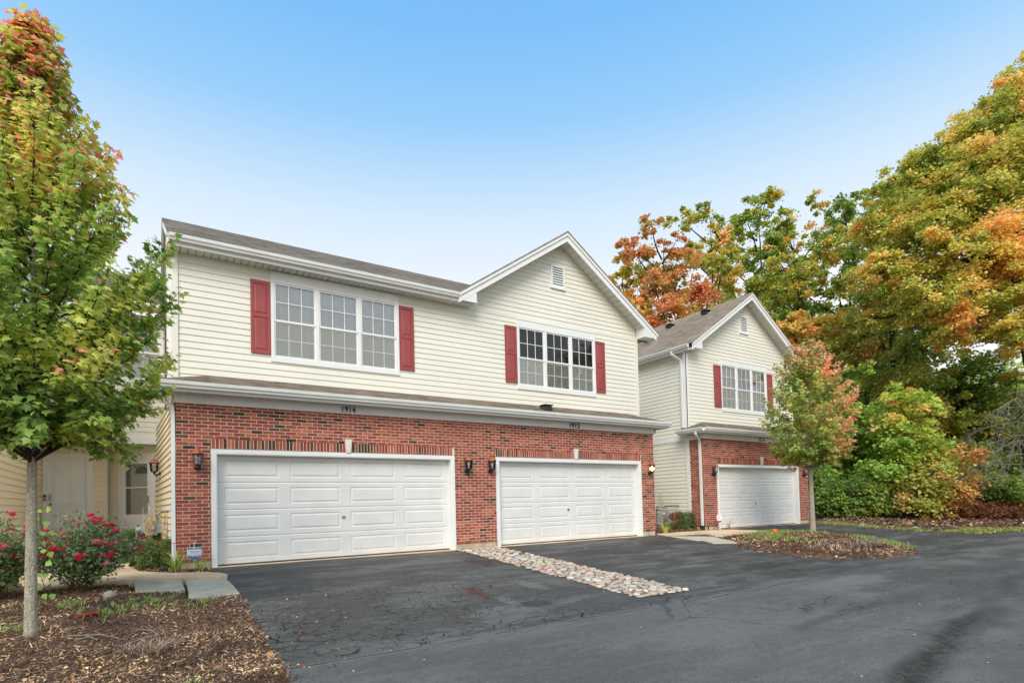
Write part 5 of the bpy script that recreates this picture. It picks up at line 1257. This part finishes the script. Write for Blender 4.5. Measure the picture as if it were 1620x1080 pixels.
# ------------------------------------------------------------------ trees
def interp(v, tab): return float(np.interp(v, [t[0] for t in tab], [t[1] for t in tab]))
def maple(loc, H, tab, zlow, nb, ntw, nlf, size, label, trunk_r, tint, seed, tpl='maple'):
    """young maple: upswept limbs, twigs and single leaves. tab: height -> crown radius"""
    q = random.Random(seed); rr = np.random.RandomState(seed); L_ = Vector(loc)
    root = thing('maple_tree', loc, label, 'tree')
    tr = MB(); k = 14; pts = []; rad = []
    for i in range(k):
        t = i/(k-1); pts.append(L_+Vector((.05*math.sin(t*3.0)*t, .04*math.sin(t*4+1)*t, (H-.12)*t))); rad.append(trunk_r*(1.28 if i == 0 else 1)*(1-.93*t**.9)+.004)
    pts[0] = L_+Vector((0, 0, -.06))
    pts.insert(1, L_+Vector((0, 0, .06))); rad.insert(1, trunk_r*1.05)
    tr.tube(pts, rad, 14); tr.build('trunk', 'bark_pale', root, True)
    br = MB(); LC, LD, LT, LZ = [], [], [], []
    for i in range(nb):
        u = (i+.5)/nb; ze = zlow+(H-zlow)*u**1.05*.985; R = interp(ze, tab)*q.uniform(.78, 1.08); az = i*2.39996+q.uniform(-.25, .25)
        zb = max(zlow-.05-.2, ze-R*q.uniform(.75, 1.15)) if u > .05 else zlow-.1
        zb = max(zb, zlow-.18); zb = min(zb, H-.25)
        p0 = L_+Vector((.0, .0, zb)); e = L_+Vector((R*math.cos(az), R*math.sin(az), ze)); mid = L_+Vector((R*.62*math.cos(az), R*.62*math.sin(az), zb+(ze-zb)*.42))
        if u < .2: p0.z = L_.z+zlow-.20+u; mid.z = L_.z+zlow+.40; e.z -= .10*(1-u*3)
        cv = lambda t: p0*(1-t)**2+mid*2*t*(1-t)+e*t*t
        r0 = trunk_r*(.33 if u > .18 else .14)*(1-.6*u); br.tube([cv(t) for t in (0, .2, .4, .6, .8, 1)], [r0, r0*.8, r0*.6, r0*.42, r0*.25, .002], 6, cap=False)
        n = max(4, int(ntw*(.35+.65*R/1.6)))
        for j in range(n):
            t = .16+.84*((j+q.random())/n); b = cv(t); tg = (cv(min(1, t+.05))-cv(t-.05)).normalized()
            side = Vector((q.gauss(0, 1), q.gauss(0, 1), q.gauss(.25, .55))); d = (tg*.9+side.normalized()*.9).normalized(); ln = q.uniform(.14, .36)*(1.2-.5*t)*(.6+.4*R/1.6)
            if t > .9: d = (tg+side*.25).normalized()
            tip = b+d*ln+Vector((0, 0, .03)); br.tube([b, (b+tip)/2+Vector((0, 0, .015)), tip], [.0042, .003, .0014], 4, cap=False)
            for l in range(nlf):
                s = .15+.85*(l+q.random())/nlf; p = b+(tip-b)*s; o = Vector((q.gauss(0, 1), q.gauss(0, 1), q.gauss(-.05, .5))).normalized(); pt = p+o*q.uniform(.03, .075)
                LC.append(pt); LD.append(o*.7+d*.4+Vector((0, 0, -.35))); LT.append(s*t); LZ.append((ze-zlow)/(H-zlow))
    br.build('branch', 'bark_dark' if size < .09 else 'bark_pale', root)
    C = np.array([tuple(c) for c in LC]); D = np.array([tuple(c) for c in LD]); m_ = len(C); outw = unit((C-np.array(loc))*np.array([1, 1, .0]))
    Nn = unit(rr.normal(0, .42, (m_, 3))+outw*.45+np.array([0, 0, .85]))
    nb_ = np.array([noise.noise(Vector(c)*1.3) for c in C.tolist()])
    col = tint(C-np.array(loc), np.array(LT), nb_, rr, m_)
    V, F, K = leaves(C, Nn, D, rr.uniform(size*.62, size*1.12, m_), col, tpl); meshnp('foliage', V, F, K, 'leaf', root, loc)
    return root
g1 = np.array([srgb(84, 116, 42), srgb(106, 138, 50), srgb(128, 154, 58), srgb(152, 168, 68), srgb(176, 180, 80)])
hot = np.array([srgb(204, 152, 92), srgb(202, 124, 92), srgb(194, 98, 92), srgb(198, 110, 84)])
def tint1(P, t, nb, rr, n):
    i = np.clip((2.3+nb*3.2+(P[:, 2]-2.2)*.28+rr.normal(0, .95, n)), 0, 4).astype(int); c = g1[i]*np.array([1.14, 1.04, .9])*rr.uniform(.82, 1.2, (n, 1))
    h = np.clip((P[:, 2]-4.4)/2.0, 0, 1)*.34+np.clip((P[:, 2]-3.2)/2, 0, 1)*.08+np.where(t > .80, .08+.22*np.clip((P[:, 2]-3.6)/2, 0, 1), 0)*(P[:, 2] > 1.9)+np.where((nb > .25) & (t > .7), .28, 0)
    m_ = rr.rand(n) < h; c[m_] = hot[np.clip((rr.rand(m_.sum())*3.0+(P[m_, 2] > 6)*.9), 0, 3).astype(int)]; return c
def tint2(P, t, nb, rr, n):
    i = np.clip((2.3+nb*2.5+rr.normal(0, 1, n)), 0, 4).astype(int); c = (g1*np.array([1.28, 1.05, .9]))[i]*rr.uniform(.8, 1.2, (n, 1))
    side = (P[:, 0]*.54-P[:, 1]*.84)/1.4
    sd_ = P[:, 0]*.84-P[:, 1]*.54
    h = np.clip(sd_*1.0+.05, 0, .95)*np.clip((P[:, 2]-1.9)/1.3, 0.25, 1)+np.clip((P[:, 2]-4.7)*.7, 0, .9)+.05
    pk_ = np.array([srgb(222, 144, 126), srgb(216, 126, 112), srgb(216, 158, 108), srgb(224, 158, 142)]); m_ = rr.rand(n) < h*(.75+nb); c[m_] = pk_[rr.randint(0, 4, m_.sum())]; return c
T1 = [(1.5, .4), (1.8, .80), (2.3, 1.02), (2.9, 1.18), (3.6, 1.36), (4.1, 1.35), (4.7, 1.05), (5.2, .70), (5.8, .38), (6.3, .17), (6.75, .03)]
maple((-1.06, 7.82, bedz('L', -1.06, 7.82)), 6.72, T1, 2.02, 168, 25, 12, .080, 'large maple in the left foreground, green below with orange and red leaf tips', .055, tint1, 5)
T2 = [(2.1, .7), (2.6, 1.2), (3.2, 1.34), (4.2, 1.32), (4.8, 1.05), (5.4, .78), (5.9, .42), (6.1, .1)]
maple((17.36, 9.58, bedz('R', 17.36, 9.58)), 6.0, T2, 2.1, 124, 19, 11, .095, 'young maple with pink and orange right side, standing in the bed before garage 1910', .085, tint2, 12, 'jag')

def blobtree(name, loc, H, blobs, pal, nleaf, size, label, cat='tree', trunk=.22, group=None, seed=1, bark='bark_dark', clump=None, dens=1.0, hollow=.55):
    """woodland tree: tapered trunk, limbs to every blob, leaf clumps spread through the blobs. blobs: (dx,dy,z,r,rz,palette offset)"""
    q = random.Random(seed); rr = np.random.RandomState(seed); L_ = Vector(loc); root = thing(name, loc, label, cat, group)
    tr = MB(); zt_ = max(b[2] for b in blobs); k = 8
    tr.tube([L_+Vector((.25*math.sin(i*.9+seed)*i/k, .2*math.sin(i*.7)*i/k, -.1+(zt_-.6)*i/k)) for i in range(k+1)], [trunk*(1-.97*i/k)+.006 for i in range(k+1)], 8); tr.build('trunk', bark, root, True)
    br = MB(); tot = sum(b[3]**2*b[4] for b in blobs); Cs, Ns, Os = [], [], []
    done = []
    for b in sorted(blobs, key=lambda t: math.hypot(t[0], t[1])):
        c = L_+Vector((b[0], b[1], b[2])); zb = max(H*.12, b[2]-max(1.0, math.hypot(b[0], b[1])*.9)-b[4]*.3); p0 = L_+Vector((0, 0, min(zb, zt_*.9)))
        for dn in done:
            if (dn-c).length < (p0-c).length*.72 and dn.z < c.z+1.5: p0 = dn
        done.append(c)
        mid = (p0+c)/2+Vector((q.uniform(-.3, .3), q.uniform(-.3, .3), -.18*b[3]))*1.0; pts = [p0*(1-t)**2+mid*2*t*(1-t)+c*t*t for t in (0, .25, .5, .75, 1)]
        r0 = min(.11, trunk*.34)*min(1, b[3]/2+.3); br.tube(pts, [r0, r0*.8, r0*.6, r0*.45, r0*.3], 6, cap=False)
        ncl = max(8, int((clump or 260)*(b[3]**2*b[4])/tot)); per = max(6, int(nleaf*(b[3]**2*b[4])/tot/ncl))
        for i in range(ncl):
            d = Vector((q.gauss(0, 1), q.gauss(0, 1), q.gauss(0, 1))).normalized(); kk = 1-hollow*q.random()**1.6; nz_ = 1+.62*noise.noise(d*2.3+c*.3)
            cc = c+Vector((d.x*b[3], d.y*b[3], d.z*b[4]))*kk*nz_
            if cc.z < loc[2]+.15: cc.z = loc[2]+.15+q.random()*.3
            if i % 2 == 0: br.tube([c+(cc-c)*.15, c+(cc-c)*.6+Vector((0, 0, -.05)), cc], [r0*.22, r0*.13, .008], 4, cap=False)
            sp = b[3]*.18*q.uniform(.5, 1.35)*(260/max(60, clump or 260))**.25
            P = rr.normal(0, 1, (per, 3))*np.array([sp, sp, sp*.58])+np.array(cc); P[:, 2] -= ((P[:, 0]-cc.x)**2+(P[:, 1]-cc.y)**2)/(sp*4+.01)*.5
            Cs.append(P); Ns.append(unit(rr.normal(0, .5, (per, 3))+np.array([d.x*.5, d.y*.5, .9]))); o = b[5]+.50*noise.noise(Vector(cc)*.45)+q.gauss(0, .15); Os.append(np.full(per, o)+rr.normal(0, .13, per))
    C = np.concatenate(Cs); Nn = np.concatenate(Ns); o = np.concatenate(Os); n = len(C); pal = np.array(pal); ix = np.clip(o, 0, .999)*(len(pal)-1); i0 = ix.astype(int); f = (ix-i0)[:, None]
    col = (pal[i0]*(1-f)+pal[np.minimum(i0+1, len(pal)-1)]*f)*rr.uniform(.78, 1.22, (n, 1))
    C[:, 2] = np.maximum(C[:, 2], loc[2]+.05)
    V, F, K = leaves(C, Nn, rr.normal(0, 1, (n, 3)), rr.uniform(size*.65, size*1.25, n), col, 'clump'); meshnp('crown', V, F, K, 'wood_leaf', root, loc); br.build('branch', bark, root)
    return root
GR = [srgb(78, 104, 42), srgb(100, 126, 48), srgb(126, 148, 56), srgb(152, 164, 64), srgb(178, 172, 74), srgb(198, 158, 76)]
GOLD = [srgb(112, 132, 52), srgb(144, 154, 58), srgb(174, 170, 68), srgb(198, 176, 78), srgb(206, 164, 84), srgb(206, 144, 86)]
RUST = [srgb(132, 136, 58), srgb(170, 152, 70), srgb(190, 142, 78), srgb(188, 122, 78), srgb(174, 106, 72)]
LIME = [srgb(98, 134, 46), srgb(128, 160, 54), srgb(154, 176, 66), srgb(182, 182, 80), srgb(200, 164, 88)]
DKG = [srgb(64, 94, 40), srgb(84, 114, 46), srgb(106, 136, 54), srgb(130, 154, 64)]
def scaled(n): return int(n)
def cloud(n, R, zc, Rz, r0, seed, off=.4, xy=(0, 0)):
    q = random.Random(seed); out_ = []
    for i in range(n):
        d = Vector((q.gauss(0, 1), q.gauss(0, 1), q.gauss(0, 1))).normalized(); k = q.random()**.4*.85
        out_.append((xy[0]+d.x*R*k, xy[1]+d.y*R*k, zc+d.z*Rz*k, r0*q.uniform(.7, 1.25), r0*q.uniform(.55, .85), off+q.uniform(-.22, .22)))
    return out_
def V2(x, y, D):
    """world xy of the ray through a photo direction at view distance D, used only to choose planting spots"""
    v = vd+vr*((x-810)/885.4)-vu*((y-769)/885.4); p = CAM+v*D; return p.x, p.y, p.z
wg = 'trees of the woods behind and right of the houses'
def wt_(x, ytop, D): X, Y, Z = V2(x, ytop, D); return X, Y, Z
def wood(x, ytop, D, R, zlo, nblob, r0, pal, off, n, size, label, seed, trunk=.25, name='broadleaf_tree', clump=None):
    X, Y, Z = V2(x, ytop, D); zc = (Z+zlo)/2; Rz = (Z-zlo)/2; q = random.Random(seed); bl = []
    for i in range(nblob):
        t = (i+.5)/nblob; rt = R*max(.02, 1-((t-.36)/.68)**2)**.38; a = i*2.4+q.uniform(-.4, .4); e = rt*q.uniform(.25, .9); rb = r0*(1.15-.5*t)*q.uniform(.8, 1.15)
        bl.append((e*math.cos(a), e*math.sin(a), zlo+(Z-zlo)*t-rb*.3, rb, rb*.72, off+q.uniform(-.2, .2)))
    return blobtree(name, (X, Y, gz(Y)-.05), Z, bl, pal, n, size, label, 'tree', trunk, wg, seed, clump=clump or nblob*26)
wood(1045, 352, 38, 4.4, 3, 34, 1.9, RUST, .50, 76000, .18, 'rust orange tree just right of the long townhouse gable', 31)
wood(985, 410, 40, 3.4, 3, 22, 1.6, GOLD, .52, 46000, .18, 'smaller golden tree peeking over the slope of the long townhouse gable', 32)
wood(1118, 322, 42, 4.6, 4, 28, 1.7, GOLD, .34, 60000, .18, 'olive green tree behind the roof vents of house 1910', 33)
wood(1195, 300, 44, 4.6, 5, 30, 1.7, GR, .58, 70000, .18, 'open crowned green tree straight above the gable of house 1910', 34)
wood(1252, 335, 43, 4.2, 4, 26, 1.7, GR, .50, 56000, .18, 'green tree filling the skyline between the open crowned tree and the tall dark one', 43)
wood(1262, 390, 33, 3.0, 3, 20, 1.5, GOLD, .42, 44000, .16, 'golden tree behind the right slope of the gable of house 1910', 35)
wood(1335, 290, 38, 4.2, 3, 28, 1.8, GR, .55, 60000, .18, 'tall dark green tree between the open crowned one and the great golden one', 36)
wood(1400, 285, 32, 3.3, 4, 22, 1.7, GR, .60, 52000, .16, 'yellow green tree against the left flank of the great golden tree', 37)
wood(1578, 585, 29, 3.0, 1.4, 14, 1.4, GR, .45, 36000, .14, 'green tree behind the bare twigs, lowest at the right edge', 44)
# the great golden tree
X, Y, Z = V2(1622, 180, 27); bl = []
q = random.Random(77)
for x, y, D, r_, o in ((1600, 175, 27, 2.4, .55), (1540, 215, 27, 2.2, .45), (1490, 260, 26.5, 2.2, .40), (1580, 270, 25, 2.5, .50), (1440, 300, 27, 2.0, .42), (1510, 330, 25, 2.4, .50), (1400, 360, 26.5, 1.9, .48), (1450, 390, 25, 2.2, .52), (1600, 370, 24, 2.5, .62), (1530, 410, 24, 2.3, .58), (1390, 430, 25, 1.7, .45), (1470, 460, 24, 2.0, .55), (1600, 450, 23.5, 2.2, .66), (1540, 495, 23.5, 1.9, .66), (1430, 490, 25, 1.5, .48), (1610, 520, 23, 1.6, .66), (1660, 250, 26, 3, .5), (1700, 400, 25, 3, .5), (1500, 520, 24, 1.3, .66), (1380, 500, 26, 1.4, .4), (1640, 130, 28, 2.2, .5)):
    a, b, c = V2(x, y, D); bl.append((a-X, b-Y, c+.2, r_*.80, r_*.62, o-.08))
blobtree('broadleaf_tree', (X, Y, gz(Y)-.05), Z, bl, GOLD, 190000, .125, 'great golden and orange tree filling the right side of the woods', 'tree', .42, wg, 50, clump=1500)
wood(1500, 560, 31, 3.4, 2.5, 9, 1.7, GR, .52, 32000, .15, 'green tree in the shade under the great golden tree', 38)
wood(1620, 600, 33, 3.2, 2, 9, 1.7, GR, .42, 32000, .15, 'dark green tree at the right edge under the great golden tree', 39)
wood(1430, 600, 25, 1.9, 1.8, 10, 1.15, LIME, .45, 15000, .15, 'bright lime green tree right of the young maple', 40, .14)
wood(1345, 560, 28, 2.2, 2.0, 9, 1.3, LIME, .25, 12000, .16, 'green understorey tree directly behind the young maple', 41, .14)
wood(1490, 690, 24, 1.8, 1.0, 9, .85, [srgb(146, 156, 64), srgb(178, 166, 76), srgb(190, 150, 84), srgb(174, 112, 82), srgb(148, 88, 72)], .5, 9000, .12, 'low crab apple tree with yellow and red leaves at the woods edge', 42, .10, 'crab_apple_tree')
# bare dead tree with pale twigs
X, Y, _ = V2(1640, 700, 23); root = thing('bare_tree', (X, Y, gz(Y)), 'leafless grey tree with drooping pale twigs at the right edge', 'tree'); L_ = Vector((X, Y, gz(Y))); q = random.Random(3)
tr = MB(); tr.tube([L_, L_+Vector((.1, .1, 2)), L_+Vector((0, .2, 4)), L_+Vector((-.1, .2, 6.2))], [.13, .11, .08, .03], 8); tr.build('trunk', 'bark_dark', root, True)
tw = MB()
def twig(p, d, ln, r_, lv):
    pts = [p]; v_ = Vector(d)
    for i in range(5): v_ = (v_+Vector((q.gauss(0, .16), q.gauss(0, .16), q.gauss(-.09, .12)))).normalized(); pts.append(pts[-1]+v_*ln/5)
    tw.tube(pts, [r_*(1-.15*i) for i in range(6)], 4, cap=False)
    if lv:
        for i in range(1, 6):
            for _ in range(2 if lv > 1 else 2): twig(pts[i], (v_+Vector((q.gauss(0, .7), q.gauss(0, .7), q.gauss(-.15, .5)))).normalized(), ln*.45, r_*.5, lv-1)
for i in range(8):
    z = 2.4+i*.42; a = q.uniform(2.0, 4.4); twig(L_+Vector((0, .15, z)), (math.cos(a), math.sin(a)*.9, .25), q.uniform(2.0, 3.0), .020, 2)
tw.build('branch', 'bark_grey', root)
# understorey shrubs along the edge
sg = 'wild shrubs along the edge of the woods'
def wshrub(x, y, D, r_, h, pal, off, n, size, label, seed):
    X, Y, _ = V2(x, y, D); z = gz(Y); blobtree('wild_shrub', (X, Y, z), h, [(q.uniform(-r_, r_)*.5, q.uniform(-r_, r_)*.5, h*q.uniform(.25, .72), r_*.62, h*.30, off+q.uniform(-.15, .15)) for _ in range(7)], pal, n, size, label, 'shrub', .04, sg, seed, clump=190, hollow=.7)
q = random.Random(19)
wshrub(1308, 790, 25.5, 1.3, 2.4, DKG, .75, 14000, .12, 'dense green shrub right beside the brick corner of house 1910', 60)
wshrub(1350, 790, 25, 1.3, 1.9, GR, .22, 14000, .12, 'dense green shrub behind the far end of the right bed', 61)
wshrub(1395, 780, 25.5, 1.4, 2.9, DKG, .85, 14000, .12, 'tall green shrub below the lime green tree', 62)
wshrub(1450, 790, 26, 1.5, 1.8, GR, .45, 12000, .12, 'green shrub left of the crab apple trunk', 63)
wshrub(1555, 770, 26.5, 1.8, 2.6, GR, .32, 9000, .13, 'green shrub right of the crab apple trunk', 64)
wshrub(1610, 770, 27, 1.9, 2.8, DKG, .6, 9000, .13, 'green shrub at the right edge under the bare twigs', 65)
RB = [srgb(92, 62, 42), srgb(120, 74, 46), srgb(142, 86, 54), srgb(104, 84, 46)]
wshrub(1530, 812, 25.0, 1.2, .75, RB, .4, 4500, .10, 'low rusty brown shrub behind the lawn strip', 66)
wshrub(1590, 812, 25.5, 1.3, .85, RB, .5, 4500, .10, 'low rusty brown shrub at the right edge behind the lawn strip', 67)
wshrub(1470, 822, 25.0, .9, .5, RB, .4, 2500, .10, 'low rusty brown shrub under the crab apple', 68)
# far mass of the woods
rr = np.random.RandomState(99); parts = []
Cs = []; Os = []
for i in range(420):
    x = rr.uniform(940, 1900); D = rr.uniform(48, 62); zt_ = 13+4*math.sin(x*.02)+rr.uniform(-3, 3) if x < 1400 else 16+rr.uniform(-4, 5)
    X, Y, _ = V2(x, 700, D); z = rr.uniform(.3, max(2, zt_*.8)); P = rr.normal(0, 1, (85, 3))*np.array([1.1, 1.1, .7])+np.array([X, Y, z]); Cs.append(P); Os.append(np.full(85, rr.uniform(0, 1)))
for i in range(260):
    x = rr.uniform(1225, 1900); D = rr.uniform(31, 40); X, Y, _ = V2(x, 700, D); z = rr.uniform(.1, 6.5); P = rr.normal(0, 1, (85, 3))*np.array([.8, .8, .5])+np.array([X, Y, z]); Cs.append(P); Os.append(np.full(85, rr.uniform(0, .7)))
C = np.concatenate(Cs); C[:, 2] = np.maximum(C[:, 2], .1); o = np.concatenate(Os); n = len(C); pal = np.array(GR); ix = o*(len(pal)-2); col = pal[ix.astype(int)]*rr.uniform(.7, 1.2, (n, 1))
X, Y, Z = 26.5, -5.0, 15
blobtree('broadleaf_tree', (X, Y, gz(Y)), Z, cloud(14, 4.2, 9, 5.0, 2.0, 91, .4), GR, 6000, .4, 'dark tree mirrored in the upstairs window panes above door 1912', 'tree', .3, None, 91, clump=300)
tag(meshnp('far_woods', *leaves(C, unit(rr.normal(0, .6, (n, 3))+np.array([-.4, -.4, .7])), rr.normal(0, 1, (n, 3)), rr.uniform(.28, .55, n), col, 'clump'), 'leaf'), 'dense green far woods behind the single trees', None, None, 'stuff')
